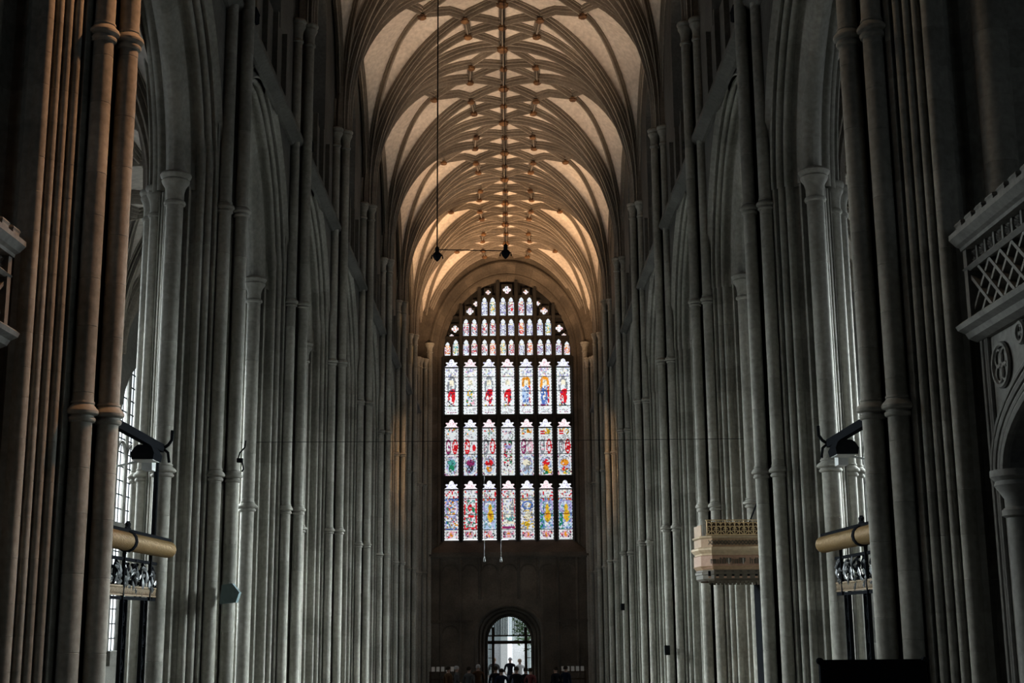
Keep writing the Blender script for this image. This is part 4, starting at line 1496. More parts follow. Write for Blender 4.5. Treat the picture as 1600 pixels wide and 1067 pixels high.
def person(loc, h, rz, coat, legs, hair, label, pose=0, group='visitors by the west door'):
    k = h / 1.75
    rr = random.Random(int(loc[0] * 100))
    V, Ed, Rd = [], [], []

    def vtx(p, r, par=None):
        V.append(Vector(p) * k); Rd.append(r * k)
        if par is not None: Ed.append((par, len(V) - 1))
        return len(V) - 1
    pel = vtx((0, 0, 0.95), 0.155)
    wai = vtx((0, 0.0, 1.10), 0.135, pel); che = vtx((0, -0.01, 1.30), 0.165, wai); sh = vtx((0, 0, 1.43), 0.11, che)
    nk = vtx((0, 0.0, 1.51), 0.055, sh); h0 = vtx((0, -0.01, 1.58), 0.075, nk); h1 = vtx((0, -0.015, 1.66), 0.092, h0); h2 = vtx((0, -0.005, 1.72), 0.065, h1)
    arms = {0: [((0.21, 0, 1.40), (0.27, 0.02, 1.13), (0.25, -0.08, 0.88))] * 2,
            1: [((0.21, 0, 1.40), (0.30, 0.06, 1.14), (0.20, -0.16, 1.02))] * 2,
            2: [((0.21, 0, 1.40), (0.27, 0.02, 1.13), (0.25, -0.08, 0.88)), ((0.21, 0, 1.40), (0.29, -0.04, 1.16), (0.18, -0.22, 1.30))]}[pose]
    for sg, arm in zip((-1, 1), arms):
        a = vtx((arm[0][0] * sg, arm[0][1], arm[0][2]), 0.068, sh)
        e = vtx((arm[1][0] * sg, arm[1][1], arm[1][2]), 0.048, a)
        w = vtx((arm[2][0] * sg, arm[2][1], arm[2][2]), 0.034, e)
        d = (Vector(arm[2]) - Vector(arm[1])).normalized(); d.x *= sg
        p = Vector((arm[2][0] * sg, arm[2][1], arm[2][2]))
        palm = vtx(p + d * 0.05, 0.034, w)
        for f, (o, ln) in enumerate(((-0.03, 0.075), (-0.01, 0.085), (0.01, 0.08), (0.03, 0.06))):
            q1 = vtx(p + d * 0.10 + Vector((0, o, 0)), 0.010, palm)
            vtx(p + d * (0.10 + ln) + Vector((-sg * 0.015, o, 0)), 0.008, q1)
        q1 = vtx(p + d * 0.06 + Vector((-sg * 0.02, -0.04, 0)), 0.011, palm)
        vtx(p + d * 0.10 + Vector((-sg * 0.03, -0.055, 0)), 0.009, q1)
    for sg in (-1, 1):
        st = 0.06 * sg if pose != 0 else 0.0
        hp = vtx((0.095 * sg, 0, 0.88), 0.105, pel); kn = vtx((0.10 * sg, -0.02 + st, 0.50), 0.07, hp); an = vtx((0.10 * sg, 0.03 + st, 0.09), 0.045, kn)
        vtx((0.11 * sg, -0.14 + st, 0.035), 0.036, an)
    me = bpy.data.meshes.new('person')
    me.from_pydata([tuple(v) for v in V], Ed, [])
    ob = bpy.data.objects.new('tmp', me)
    COL.objects.link(ob)
    sk = ob.modifiers.new('skin', 'SKIN'); sk.use_smooth_shade = True
    for i, r in enumerate(Rd): me.skin_vertices[0].data[i].radius = (r, r * (0.78 if i in (1, 2) else 1.0))
    me.skin_vertices[0].data[0].use_root = True
    sb = ob.modifiers.new('sub', 'SUBSURF'); sb.levels = 1; sb.render_levels = 1
    dg = bpy.context.evaluated_depsgraph_get()
    out = bpy.data.meshes.new_from_object(ob.evaluated_get(dg))
    bpy.data.objects.remove(ob)
    out.materials.clear()
    for nm in (coat, legs, 'skin', 'black'): out.materials.append(MATS[nm])
    wr = [Vector(p) for p in V]
    for p in out.polygons:
        c = p.center / k
        hand = min((c - Vector((arms[j][2][0] * sg, arms[j][2][1], arms[j][2][2]))).length for j, sg in enumerate((-1, 1)))
        p.material_index = 2 if c.z > 1.50 or hand < 0.10 else (3 if c.z < 0.10 else (1 if c.z < 0.93 and abs(c.x) < 0.21 else 0))
        p.use_smooth = True
    out.name = 'body'
    t = thing('person', label, 'person', loc, rz, group)
    bo = put('body', out, t)
    # hair cap, nose, ears and eyes
    m = MB()
    prof = [(0.02, 0.125), (0.06, 0.115), (0.092, 0.075), (0.102, 0.02), (0.098, -0.03)]
    vs, fs = [], []
    n = 14
    for r, z in prof:
        for j in range(n):
            t_ = 2 * PI * j / n
            dy = 0.012 + (0.0 if math.sin(t_) > -0.3 else 0.0)
            zz = z + (0.045 if math.sin(t_) < -0.5 and z < 0.03 else 0)
            vs.append((r * math.cos(t_) * k, (r * 1.12 * math.sin(t_) + dy) * k, (1.655 + zz) * k))
    for a in range(len(prof) - 1):
        for j in range(n):
            p_, q_ = a * n + j, a * n + (j + 1) % n
            fs.append((p_, q_, q_ + n, p_ + n))
    fs.append(tuple(range(n)))
    m.add(vs, fs).build('hair', hair, t)
    m = MB(); m.add([(0, -0.125 * k, 1.625 * k), (-0.016 * k, -0.09 * k, 1.62 * k), (0.016 * k, -0.09 * k, 1.62 * k), (0, -0.098 * k, 1.675 * k)], [(0, 1, 2), (0, 3, 1), (0, 2, 3)])
    for sg in (-1, 1): m.lathe([(0.004 * k, -0.012), (0.02 * k, -0.006), (0.02 * k, 0.006), (0.004 * k, 0.012)], 8, (sg * 0.094 * k, 0.0, 1.645 * k), 'y')
    m.build('face', 'skin', t)
    m = MB()
    for sg in (-1, 1): m.lathe([(0.002, -0.004), (0.010 * k, 0), (0.002, 0.004)], 8, (sg * 0.033 * k, -0.096 * k, 1.66 * k), 'y')
    m.lathe([(0.002, -0.003), (0.022 * k, 0), (0.002, 0.003)], 8, (0, -0.088 * k, 1.595 * k), 'y')
    m.build('eyes_and_mouth', 'hair_dark', t)
    return t


def px2w(px, py, Y):
    u, v = px - 800.0, py - 533.5
    c, s = math.cos(ROLL), math.sin(ROLL)
    u, v = c * u + s * v, -s * u + c * v
    d = _right * (u / F_PX) + _up * (-v / F_PX) + _fwd
    d = d / d.y * Y
    return Vector((d.x, d.y, d.z + CAMZ))


PEOPLE = [
    (-0.40, 57.0, 1.74, 2.9, 'dark_coat', 'trousers', 'hair_dark', 'dark silhouetted person by the left door post', 0),
    (-0.15, 55.5, 1.70, 3.3, 'navy_coat', 'trousers', 'hair_dark', 'dark silhouetted person left of centre in the doorway, hands held together', 1),
    (0.45, 54.8, 1.80, 3.0, 'dark_coat', 'jeans', 'hair_dark', 'broad dark silhouetted person right of centre in the doorway', 0),
    (0.86, 57.5, 1.66, 3.6, 'dark_coat', 'trousers', 'hair_dark', 'shorter dark person at the right side of the doorway', 0),
    (1.06, 57.0, 1.66, 2.6, 'red_coat', 'trousers', 'hair_dark', 'dark haired person in a red coat by the right door post', 1),
    (-0.55, 67.5, 1.82, 0.1, 'grey_coat', 'jeans', 'hair_fair', 'grey clothed fair haired person outside at the left of the door', 0),
    (0.25, 68.5, 1.80, -0.2, 'dark_coat', 'trousers', 'hair_grey', 'grey haired person in black standing outside in the middle', 1),
    (0.72, 67.2, 1.76, 0.3, 'pale_shirt', 'jeans', 'hair_fair', 'person in a pale shirt outside at the right of the door', 2),
    (-2.42, 58.0, 1.72, 2.2, 'brown_coat', 'trousers', 'hair_dark', 'person in a brown coat left of the door, nearer the left piers', 0),
    (-2.1, 59.2, 1.70, 1.8, 'grey_coat', 'trousers', 'hair_grey', 'grey haired person in grey beside the left leaflet stand', 1),
    (-1.55, 58.4, 1.68, 2.6, 'grey_coat', 'jeans', 'hair_dark', 'bareheaded person in a grey coat in the shade left of the door', 0),
    (-1.18, 59.6, 1.74, 3.4, 'brown_coat', 'jeans', 'hair_grey', 'brown coated person close to the left jamb of the door', 0),
    (2.15, 58.2, 1.66, 3.9, 'dark_coat', 'trousers', 'hair_dark', 'dark coated person at the leaflet stand, left of two', 1),
    (2.6, 58.6, 1.68, 2.4, 'navy_coat', 'trousers', 'hair_dark', 'dark coated person at the leaflet stand, right of two', 0),
]
for x, y, h, rz, ct, lg, hr, lab, pose in PEOPLE:
    z = 0.0 if y < 63 else -0.02
    person((x, y, z), h, rz, ct, lg, hr, lab, pose)


# leaflet stands
def leaflet_stand(x, y, label, seed):
    t = thing('leaflet_stand', label, 'stand', (x, y, 0))
    for a in (-0.55, 0.55):
        MB().box(a - 0.03, a + 0.03, -0.25, 0.25, 0, 1.45).build('side_panel', 'oak_dark', t, smooth=False)
    for z in (0.35, 0.75, 1.1, 1.42):
        MB().box(-0.55, 0.55, -0.24, 0.24, z, z + 0.03).build('shelf', 'oak_dark', t, smooth=False)
    rr = random.Random(seed)
    for i in range(5):
        xx = -0.42 + 0.21 * i
        M = Matrix.Translation((x + xx, y - 0.05, 1.452)) @ Matrix.Rotation(R(-20), 4, 'X')
        o = MB().box(-0.07, 0.07, -0.008, 0.008, 0.0, 0.21).build('leaflet', 'paper', None, smooth=False)
        o.matrix_world = M
        tag(o, '%s upright leaflet in the row on %s' % (('leftmost', 'second', 'middle', 'fourth', 'rightmost')[i], 'the right leaflet stand' if x > 0 else 'the left leaflet stand'), 'leaflet', 'leaflets on ' + ('right stand' if x > 0 else 'left stand'))


leaflet_stand(2.95, 59.6, 'dark wooden leaflet stand right of the west door', 1)
leaflet_stand(-2.75, 60.2, 'dark wooden leaflet stand left of the west door', 2)


# ---- strainer screens at both edges ---------------------------------------
def strainer(s):
    X = 4.74                       # face towards the crossing
    y1, y0 = 12.72, 3.6
    cx = ax(12) * 1.0
    t = thing('strainer_screen', 'carved stone strainer parapet with lattice panel at the %s edge, nearest the camera' % SIDE[s], 'screen', (cx + s * X, y1, 0), 0, 'strainer screens of the crossing')
    L_ = y1 - y0
    mp = lambda t_, d, z: (s * d, -t_, z)
    m = MB()
    yc, hs, zs_, rise = L_ / 2 + 0.02, L_ / 2 - 0.28, 4.94, 1.2
    arch = lambda t_: zs_ + rise * (max(0.0, 1 - (abs(t_ - yc) / hs) ** 2.3)) ** 0.5
    ts = [0.28 + 2 * hs * (0.5 - 0.5 * math.cos(PI * k / 40)) for k in range(41)]
    slab(m, ts, arch, lambda t_: 6.36, 0.10, 0.5, mp)
    m.build('spandrel', 'screen_stone', t, smooth=False)
    m = MB(); slab(m, [0.0, 0.28], lambda t_: 1.0, lambda t_: 6.36, 0.10, 0.5, mp); m.build('jamb', 'screen_stone', t, smooth=False)
    m = MB(); slab(m, [L_ - 0.28, L_], lambda t_: 1.0, lambda t_: 6.36, 0.10, 0.5, mp); m.build('jamb', 'screen_stone', t, smooth=False)

    def mould(z, prof, name):
        m_ = MB()
        vs = []
        for yy in (0, -L_):
            for d, zz in prof: vs.append((-s * d, yy, z + zz))
        mm = len(prof)
        m_.add(vs, [(k, (k + 1) % mm, (k + 1) % mm + mm, k + mm) for k in range(mm)] + [tuple(range(mm)), tuple(range(mm, 2 * mm))]).build(name, 'screen_stone', t, smooth=False)
    # moulded cornices
    mould(6.32, [(-0.5, 0), (-0.05, 0), (0.03, 0.03), (0.06, 0.08), (0.13, 0.11), (0.15, 0.15), (0.10, 0.19), (0.02, 0.21), (0.0, 0.25), (-0.5, 0.25)], 'cornice')
    mould(7.02, [(-0.5, 0), (0.0, 0), (0.04, 0.03), (0.0, 0.06), (-0.02, 0.08), (-0.5, 0.08)], 'cornice')
    mould(7.24, [(-0.5, 0), (0.04, 0.0), (0.05, 0.03), (0.09, 0.05), (0.15, 0.11), (0.15, 0.16), (0.05, 0.19), (-0.5, 0.2)], 'cornice')
    # dark backing of the lattice and of the flower band
    MB().box(min(-s * -0.16, -s * -0.5), max(-s * -0.16, -s * -0.5), -L_, 0, 6.5, 7.3).build('panel_back', 'screen_stone', t, smooth=False)
    for yy in (0.0, -L_ + 0.09):
        MB().box(min(-s * 0.02, s * 0.5), max(-s * 0.02, s * 0.5), yy - 0.09, yy, 6.55, 7.26).build('end_post', 'screen_stone', t, smooth=False)
    # flower blocks
    mf = MB()
    for k in range(8):
        a = 2 * PI * k / 8
        mf.tube([(0, 0, 0), (-s * 0.05, 0.05 * math.cos(a), 0.05 * math.sin(a)), (-s * 0.02, 0.075 * math.cos(a), 0.075 * math.sin(a))], [0.022, 0.026, 0.012], 5)
    mef = mf.mesh('fleuron', 'screen_stone')
    nfl = 40
    for k in range(nfl):
        put('fleuron', mef, t, (s * 0.10, -0.12 - k * (L_ - 0.24) / (nfl - 1), 7.17))
        MB_ = None
    mep = MB().box(-0.05, 0.05, -0.02, 0.02, 7.10, 7.24).mesh('panel_post', 'screen_stone', False)
    for k in range(nfl + 1):
        put('panel_post', mep, t, (s * 0.08, -0.01 - k * (L_ - 0.02) / nfl, 0))
    # lattice of crossing bars with a boss in each cell
    cw, z0, z1 = 0.56, 6.57, 7.03
    nl = int(L_ / cw)
    cw = L_ / nl
    def half_bars(sgn):
        return MB().bar((0, -cw / 2, z0 if sgn > 0 else z1), (0, cw / 2, z1 if sgn > 0 else z0), 0.10, 0.035, up=(0, 1, 0)).mesh('lattice_bar', 'screen_stone', False)
    b1, b2 = half_bars(1), half_bars(-1)
    for k in range(nl * 2 - 1):
        y = -cw / 2 - k * cw / 2
        put('lattice_bar', b1, t, (s * 0.06, y, 0)); put('lattice_bar', b2, t, (s * 0.07, y, 0))
    mleaf = MB()
    for k in range(4):
        a = PI / 2 * k
        mleaf.tube([(-s * 0.0, 0.02 * math.cos(a), 0.02 * math.sin(a)), (-s * 0.04, 0.05 * math.cos(a), 0.06 * math.sin(a)), (0, 0.07 * math.cos(a), 0.09 * math.sin(a))], [0.02, 0.025, 0.01], 5)
    mel = mleaf.mesh('lattice_leaf', 'screen_stone')
    for k in range(nl * 2):
        put('lattice_leaf', mel, t, (s * 0.14, -cw / 4 - k * cw / 2, (z0 + z1) / 2 + (0.0)))
    # battlements
    meb = MB().prism(ccw([(-0.02 * s, -0.085), (0.16 * s, -0.085), (0.16 * s, 0.085), (-0.02 * s, 0.085)]), [(0, 0), (0.07, 0), (0.09, -0.015), (0.11, 0.0), (0.12, 0.03)]).mesh('merlon', 'screen_stone', False)
    nm = 32
    for k in range(nm):
        put('merlon', meb, t, (-s * 0.06, -0.1 - k * (L_ - 0.2) / (nm - 1), 7.41))
    MB().box(min(0, s * 0.5), max(0, s * 0.5), -L_, 0, 7.36, 7.44).build('coping', 'screen_stone', t, smooth=False)
    # vertical edge mouldings and the arch rolls
    for d, w in ((0.06, 0.035), (0.14, 0.025), (0.2, 0.03)):
        MB().tube([(s * 0.09, -d, 1.0), (s * 0.09, -d, 6.34)], w, 8).build('edge_moulding', 'screen_stone', t)
    for off, rr in ((0.0, 0.05), (0.10, 0.035), (0.19, 0.045), (0.30, 0.03)):
        path = [(s * (0.08 - 0.0), -(yc + (hs + off - 0.06) * -math.cos(PI * k / 40)), zs_ + (rise + off - 0.06) * (max(0, math.sin(PI * k / 40))) ** 0.87) for k in range(41)]
        MB().tube(path, rr, 8).build('arch_roll', 'screen_stone', t)
    # quatrefoil roundels in the spandrel
    for yy, zz, rr in ((-0.50, 6.0, 0.20), (-1.02, 6.2, 0.09), (-L_ + 0.50, 6.0, 0.20)):
        path = [(s * 0.08, yy + rr * math.cos(2 * PI * k / 20), zz + rr * math.sin(2 * PI * k / 20)) for k in range(21)]
        q = MB().tube(path, 0.025, 6, False).build('roundel', 'screen_stone', t)
        for j in range(4):
            a = PI / 2 * j + PI / 4
            path = [(s * 0.09, yy + rr * 0.5 * math.cos(a) + rr * 0.42 * math.cos(2 * PI * k / 12), zz + rr * 0.5 * math.sin(a) + rr * 0.42 * math.sin(2 * PI * k / 12)) for k in range(13)]
            MB().tube(path, 0.016, 5, False).build('foil', 'screen_stone', q)
    # respond column under the arch
    MB().lathe([(0.13, 1.0), (0.13, 4.58), (0.17, 4.60), (0.17, 4.65), (0.135, 4.68), (0.14, 4.76), (0.19, 4.84), (0.22, 4.88), (0.21, 4.92), (0.25, 4.96), (0.25, 5.02), (0.13, 5.03)], 16, (s * 0.2, -0.36, 0)).build('respond_column', 'screen_stone', t)
    return t


strainer(-1)
strainer(1)


# ---- iron screens between crossing pier and first nave pier ----------------
def iron_screen(s):
    y0, y1 = 14.35 + 0.2, 18.78
    X = s * 4.76
    cx = ax(17)
    t = thing('iron_screen', 'ornate iron screen with ribbed gilded rail between the %s crossing pier and first pier' % SIDE[s], 'screen', (cx + X, y0, 0), 0, 'iron arcade screens')
    L_ = y1 - y0
    # ribbed gilt roll
    m = MB(); prof = []
    n = int(L_ / 0.06)
    for k in range(n):
        a = k * 0.06
        prof += [(0.102, a), (0.115, a + 0.015), (0.115, a + 0.045), (0.102, a + 0.06)]
    m.lathe(prof, 14, (-s * 0.18, 0, 4.68), 'y'); m.build('gilt_rail', 'gilt', t)
    MB().box(-0.03 - s * 0.18, 0.03 - s * 0.18, 0, L_, 4.79, 4.83).build('rail_cap', 'iron', t, smooth=False)
    MB().box(-0.02, 0.02, 0, L_ + 0.15, 4.47, 4.51).build('upper_bar', 'iron', t, smooth=False)
    MB().box(-0.02, 0.02, 0, L_ + 0.15, 3.98, 4.02).build('lower_bar', 'iron', t, smooth=False)
    for yy in (0.3, 1.45, 2.6, L_ - 0.35):
        MB().box(-0.02 - s * 0.02, 0.02 - s * 0.02, yy - 0.02, yy + 0.02, 3.98, 4.7).build('stanchion', 'iron', t, smooth=False)
    # crest clasps on the roll
    for yy in (L_ - 2.1, L_ - 3.9):
        m = MB(); m.lathe([(0.125, -0.05), (0.135, -0.03), (0.135, 0.03), (0.125, 0.05)], 14, (-s * 0.18, yy, 4.68), 'y')
        for k in range(5):
            a = PI * k / 4
            m.tube([(-s * 0.18, yy, 4.80), (-s * 0.18 - 0.0, yy + 0.07 * math.cos(a), 4.84 + 0.09 * math.sin(a)), (-s * 0.18, yy + 0.10 * math.cos(a), 4.84 + 0.06 * math.sin(a))], [0.02, 0.025, 0.015], 6)
        m.build('crest_clasp', 'iron', t)
    # frieze of scrolls and leaves
    rr = random.Random(31 + s)
    for q in range(int(L_ / 0.42)):
        yc = 0.22 + q * 0.42
        m = MB()
        for sg in (1, -1):
            path = []
            for k in range(15):
                a = k / 14 * 4.6
                r = 0.20 * (1 - k / 17)
                path.append((rr.uniform(-0.004, 0.004), yc + sg * 0.02 + r * 0.95 * math.cos(a * sg + 0.6), 4.25 + sg * 0.03 + r * math.sin(a + 0.4)))
            m.tube(path, 0.016, 5)
        for k in range(26):
            a, r = rr.uniform(0, 2 * PI), rr.uniform(0.04, 0.24)
            m.lathe([(0.004, -0.012), (0.024, -0.006), (0.024, 0.006), (0.004, 0.012)], 6, (0.01, yc + r * math.cos(a), 4.25 + r * math.sin(a)), 'y')
        m.build('frieze_scroll', 'iron', t)
        m = MB()
        for k in range(9):
            a, r = rr.uniform(0, 2 * PI), rr.uniform(0.03, 0.2)
            c = Vector((-s * 0.03, yc + r * math.cos(a), 4.25 + r * math.sin(a)))
            d = Vector((0, math.cos(a + 1), math.sin(a + 1)))
            e = Vector((0, -d.z, d.y))
            ln, wd = rr.uniform(0.05, 0.10), rr.uniform(0.02, 0.035)
            m.add([tuple(c - d * ln), tuple(c + e * wd + Vector((-s * 0.012, 0, 0))), tuple(c + d * ln), tuple(c - e * wd + Vector((-s * 0.012, 0, 0))), tuple(c + Vector((-s * 0.03, 0, 0))), tuple(c + Vector((s * 0.01, 0, 0)))],
                  [(0, 1, 4), (1, 2, 4), (2, 3, 4), (3, 0, 4), (1, 0, 5), (2, 1, 5), (3, 2, 5), (0, 3, 5)])
        m.build('frieze_leaf', 'silver_leaf', t)
    # gilded lower band with a running pattern
    m = MB()
    k = 0
    y = 0.03
    while y < L_ - 0.05:
        m.box(-0.035, 0.01, y, y + 0.022, 4.05, 4.14) if s > 0 else m.box(-0.01, 0.035, y, y + 0.022, 4.05, 4.14)
        m.bar((-s * 0.025, y + 0.02, 4.06), (-s * 0.025, y + 0.06, 4.13), 0.02)
        y += 0.065
    m.box(-0.03, 0.03, 0, L_, 4.03, 4.05); m.box(-0.03, 0.03, 0, L_, 4.14, 4.16)
    m.build('gilt_band', 'gilt_dark', t, smooth=False)
    # pierced standards carrying the screen
    for yy in (0.35, 1.5, 2.75, L_ - 0.5):
        m = MB()
        for d in (-0.09, 0.09): m.box(-0.025, 0.025, yy + d - 0.012, yy + d + 0.012, 0.0, 3.98)
        z = 0.2
        j = 0
        while z < 3.8:
            path = [(0, yy + 0.065 * math.sin(k / 8 * 2 * PI), z + 0.14 * k / 8 * 2) for k in range(9)]
            m.tube(path, 0.013, 5); z += 0.29; j += 1
            m.lathe([(0.004, -0.02), (0.03, 0), (0.004, 0.02)], 6, (0, yy, z - 0.02), 'z')
        m.build('standard', 'iron', t)
    return t


iron_screen(-1)
iron_screen(1)


def spot(parent, energy, col, size, target, loc, rad=0.12, blend=0.6):
    d = bpy.data.lights.new('lamp', 'SPOT')
    d.energy = energy
    d.color = col
    d.spot_size = R(size)
    d.spot_blend = blend
    d.shadow_soft_size = rad
    o = bpy.data.objects.new('lamp_light', d)
    COL.objects.link(o)
    o.parent = parent
    o.location = loc
    o.rotation_euler = (Vector(target) - Vector(loc)).to_track_quat('-Z', 'Y').to_euler()
    return o


# ---- floodlight brackets in the first arches ------------------------------
def bracket(s):
    X = ax(17) + s * 4.74
    t = thing('floodlight_bracket', 'black steel beam with floodlight across the first %s arch above the iron screen' % SIDE[s], 'floodlight', (X, 18.72, 6.1), 0, 'floodlight brackets')
    MB().bar((0, 0, 0), (0, -4.2, 0.06), 0.09, 0.11).build('beam', 'iron', t, smooth=False)
    m = MB(); m.tube([(-s * 0.02, 0.02, 0.0), (-s * 0.10, 0.0, 0.05), (-s * 0.14, 0.02, 0.12), (-s * 0.14, 0.03, 0.26)], 0.022, 6); m.tube([(-s * 0.02, 0.02, 0), (-s * 0.10, 0, -0.06), (-s * 0.12, 0.01, -0.2)], 0.02, 6)
    m.build('clamp', 'iron', t)
    hd = MB().prism([(-0.16, -0.22), (0.16, -0.22), (0.16, 0.22), (-0.16, 0.22)], [(-0.26, 0.02), (-0.18, 0.0), (-0.10, 0.05), (-0.06, 0.1)]).build('floodlight_head', 'iron', t, (0, -0.75, 0.0), smooth=False)
    MB().box(-0.13, 0.13, -0.18, 0.18, -0.268, -0.258).build('lens', 'speaker_grey', hd, smooth=False)
    MB().box(-0.07, 0.07, -0.10, 0.10, -0.36, -0.10).build('junction_box', 'speaker_grey', t, (s * 0.05, -0.42, 0), smooth=False)
    MB().bar((0, -0.5, -0.2), (s * 0.5, -1.1, -0.42), 0.03).build('strut', 'speaker_grey', t, smooth=False)
    if s < 0:
        spot(t, 900.0, (1.0, 0.90, 0.74), 9, (8.45, 2.75, -1.3), (0.2, -0.75, -0.3), 0.06, 0.5)  # narrow beam added to brighten the pulpit canopy across the nave
    if s < 0:
        MB().tube([(s * 0.02, -0.12, 0.0), (s * 0.02, -0.12, -1.42)], 0.035, 8).build('conduit', 'iron', t)


bracket(-1)
bracket(1)


# ---- pulpit with hanging canopy -------------------------------------------
def pulpit():
    Yf = 21.9
    xl, xr = 3.16, 4.16
    cx, hw = (xl + xr) / 2, (xr - xl) / 2
    t = thing('pulpit', 'wooden pulpit canopy with gilded fretwork cresting before the second right pier', 'pulpit', (cx, Yf, 0))
    rz = R(3)

    def ring(k, z0, z1, dp=1.0, off=0.0):
        w = hw * k
        return ccw([(-w + 0.12, -0.5 * k), (w, -0.5 * k), (w, 0.5 * k), (-w + 0.12, 0.5 * k), (-w - 0.02, 0.32 * k), (-w - 0.02, -0.28 * k)])

    def tier(name, k, z0, z1, mat, prof=None):
        o = MB().prism(ring(k, z0, z1), prof or [(z0, 0), (z1, 0)]).build(name, mat, t, smooth=False, rz=rz)
        return o
    # from the bottom of the canopy upward
    b = tier('lower_band', 0.93, 4.27, 4.44, 'tester_blue', [(4.27, 0.03), (4.30, 0), (4.36, 0), (4.37, -0.015), (4.41, -0.015), (4.42, 0), (4.44, 0)])
    f = tier('inscription_frieze', 0.985, 4.50, 4.66, 'tester_red', [(4.46, 0.02), (4.50, 0), (4.66, 0.0), (4.67, -0.01)])
    tier('cavetto', 0.95, 4.42, 4.50, 'oak', [(4.42, 0.03), (4.46, 0.0), (4.50, -0.035)])
    tier('cornice', 1.0, 4.66, 4.80, 'oak_pale', [(4.66, 0.03), (4.70, 0.02), (4.73, -0.01), (4.755, -0.03), (4.785, -0.03), (4.80, 0.0)])
    tr = tier('trellis_frieze', 0.96, 4.80, 4.93, 'oak', [(4.80, 0), (4.93, 0)])
    tier('upper_cornice', 0.98, 4.93, 4.98, 'oak_pale', [(4.93, 0.02), (4.95, -0.015), (4.97, -0.02), (4.98, 0)])
    tier('canopy_core', 0.80, 4.25, 4.96, 'oak_dark')
    # hanging cusped fringe
    for k in range(15):
        x = -hw * 0.86 + k * (2 * hw * 0.90) / 14 + 0.02
        MB().prism(ccw([(-0.028, -0.01), (0.028, -0.01), (0.028, 0.01), (-0.028, 0.01)]), [(4.20, 0.028), (4.24, 0.005), (4.27, 0)]).build('fringe_drop', 'tester_blue', b, (x, -0.455, 0), smooth=False)
    for k in range(8):
        x = -hw * 0.84 + k * (2 * hw * 0.88) / 7
        MB().box(-0.02, 0.02, -0.02, 0.0, 4.34, 4.42).build('carved_block', 'black', b, (x, -0.455, 0), smooth=False)
        MB().box(-0.022, 0.022, -0.014, 0, 4.31, 4.335).build('carved_block', 'tester_red', b, (x, -0.455, 0), smooth=False)
    # blackletter-like inscription strokes and two shields
    rr = random.Random(8)
    x = -hw * 0.80
    m = MB()
    while x < hw * 0.90:
        if not (-0.16 < x < -0.05 or 0.08 < x < 0.22):
            h = rr.choice((0.07, 0.07, 0.095)); m.box(x, x + 0.010, -0.505, -0.485, 4.535, 4.535 + h)
            if rr.random() < 0.4: m.bar((x + 0.005, -0.50, 4.535 + h), (x + 0.028, -0.50, 4.535 + h - 0.02), 0.010)
        x += rr.choice((0.02, 0.02, 0.026, 0.036))
    m.build('lettering', 'tester_blue', f, smooth=False)
    for xx in (-0.11, 0.12):
        MB().add([(xx + a, -0.51 + d, 4.575 + c) for d in (0, 0.02) for a, c in ((-0.04, 0.05), (0.04, 0.05), (0.04, 0.0), (0.0, -0.05), (-0.04, 0.0))],
                 [(0, 1, 2, 3, 4), (9, 8, 7, 6, 5)] + [(k, (k + 1) % 5, (k + 1) % 5 + 5, k + 5) for k in range(5)]).build('shield', 'tester_blue', f, smooth=False)
        MB().box(-0.005, 0.005, -0.52, -0.505, 4.53, 4.62).build('shield_cross', 'paper', f, (xx, 0, 0), smooth=False)
    # trellis
    m = MB()
    for k in range(16):
        x = -hw * 0.85 + k * (2 * hw * 0.89) / 16
        w = 2 * hw * 0.89 / 16
        m.bar((x, -0.49, 4.835), (x + w, -0.49, 4.905), 0.010); m.bar((x, -0.49, 4.905), (x + w, -0.49, 4.835), 0.010)
    m.build('trellis', 'tester_blue', tr, smooth=False)
    # fretwork cresting: each panel a tree-like pierced piece
    cr = MB()
    for k in range(7):
        x = -hw * 0.88 + k * (2 * hw * 0.90) / 6
        cr.box(x - 0.008, x + 0.008, -0.505, -0.485, 4.98, 5.22)
    cr.box(-hw * 0.92, hw * 0.98, -0.505, -0.485, 5.215, 5.23); cr.box(-hw * 0.92, hw * 0.98, -0.51, -0.48, 4.98, 5.0)
    cro = cr.build('cresting_frame', 'gilt_dull', t, smooth=False, rz=rz)
    for k in range(6):
        x = -hw * 0.88 + (k + 0.5) * (2 * hw * 0.90) / 6
        m = MB()
        m.tube([(x, -0.495, 5.0), (x, -0.495, 5.2)], 0.008, 5)
        for sg in (-1, 1):
            m.tube([(x + sg * 0.06, -0.495, 5.0), (x + sg * 0.035, -0.495, 5.03), (x, -0.495, 5.06)], 0.008, 5)
            m.tube([(x, -0.495, 5.10), (x + sg * 0.03, -0.495, 5.13), (x + sg * 0.06, -0.495, 5.12), (x + sg * 0.065, -0.495, 5.09), (x + sg * 0.04, -0.495, 5.085)], 0.009, 5)
            m.tube([(x, -0.495, 5.16), (x + sg * 0.035, -0.495, 5.19), (x + sg * 0.07, -0.495, 5.175)], 0.009, 5)
            m.tube([(x + sg * 0.02, -0.495, 5.04), (x + sg * 0.05, -0.495, 5.065), (x + sg * 0.065, -0.495, 5.045)], 0.007, 5)
        m.build('fretwork', 'gilt_dull', cro)
    MB().box(-hw * 0.90, hw * 0.96, -0.46, -0.45, 4.98, 5.20).build('cresting_back', 'oak_dark', cro, smooth=False)
    MB().box(-hw * 0.99, -hw * 0.97, -0.28, 0.3, 4.98, 5.16).build('side_cresting', 'oak', cro, smooth=False)
    # back board, stay rod, and the pulpit itself below
    MB().box(hw - 0.03, hw + 0.05, -0.42, 0.42, 0.9, 5.18).build('back_board', 'black', t, smooth=False)
    m = MB()
    for k in range(9): m.lathe([(0.004, -0.02), (0.022, 0), (0.004, 0.02)], 6, (hw - 0.04, -0.42, 3.95 - k * 0.045), 'z')
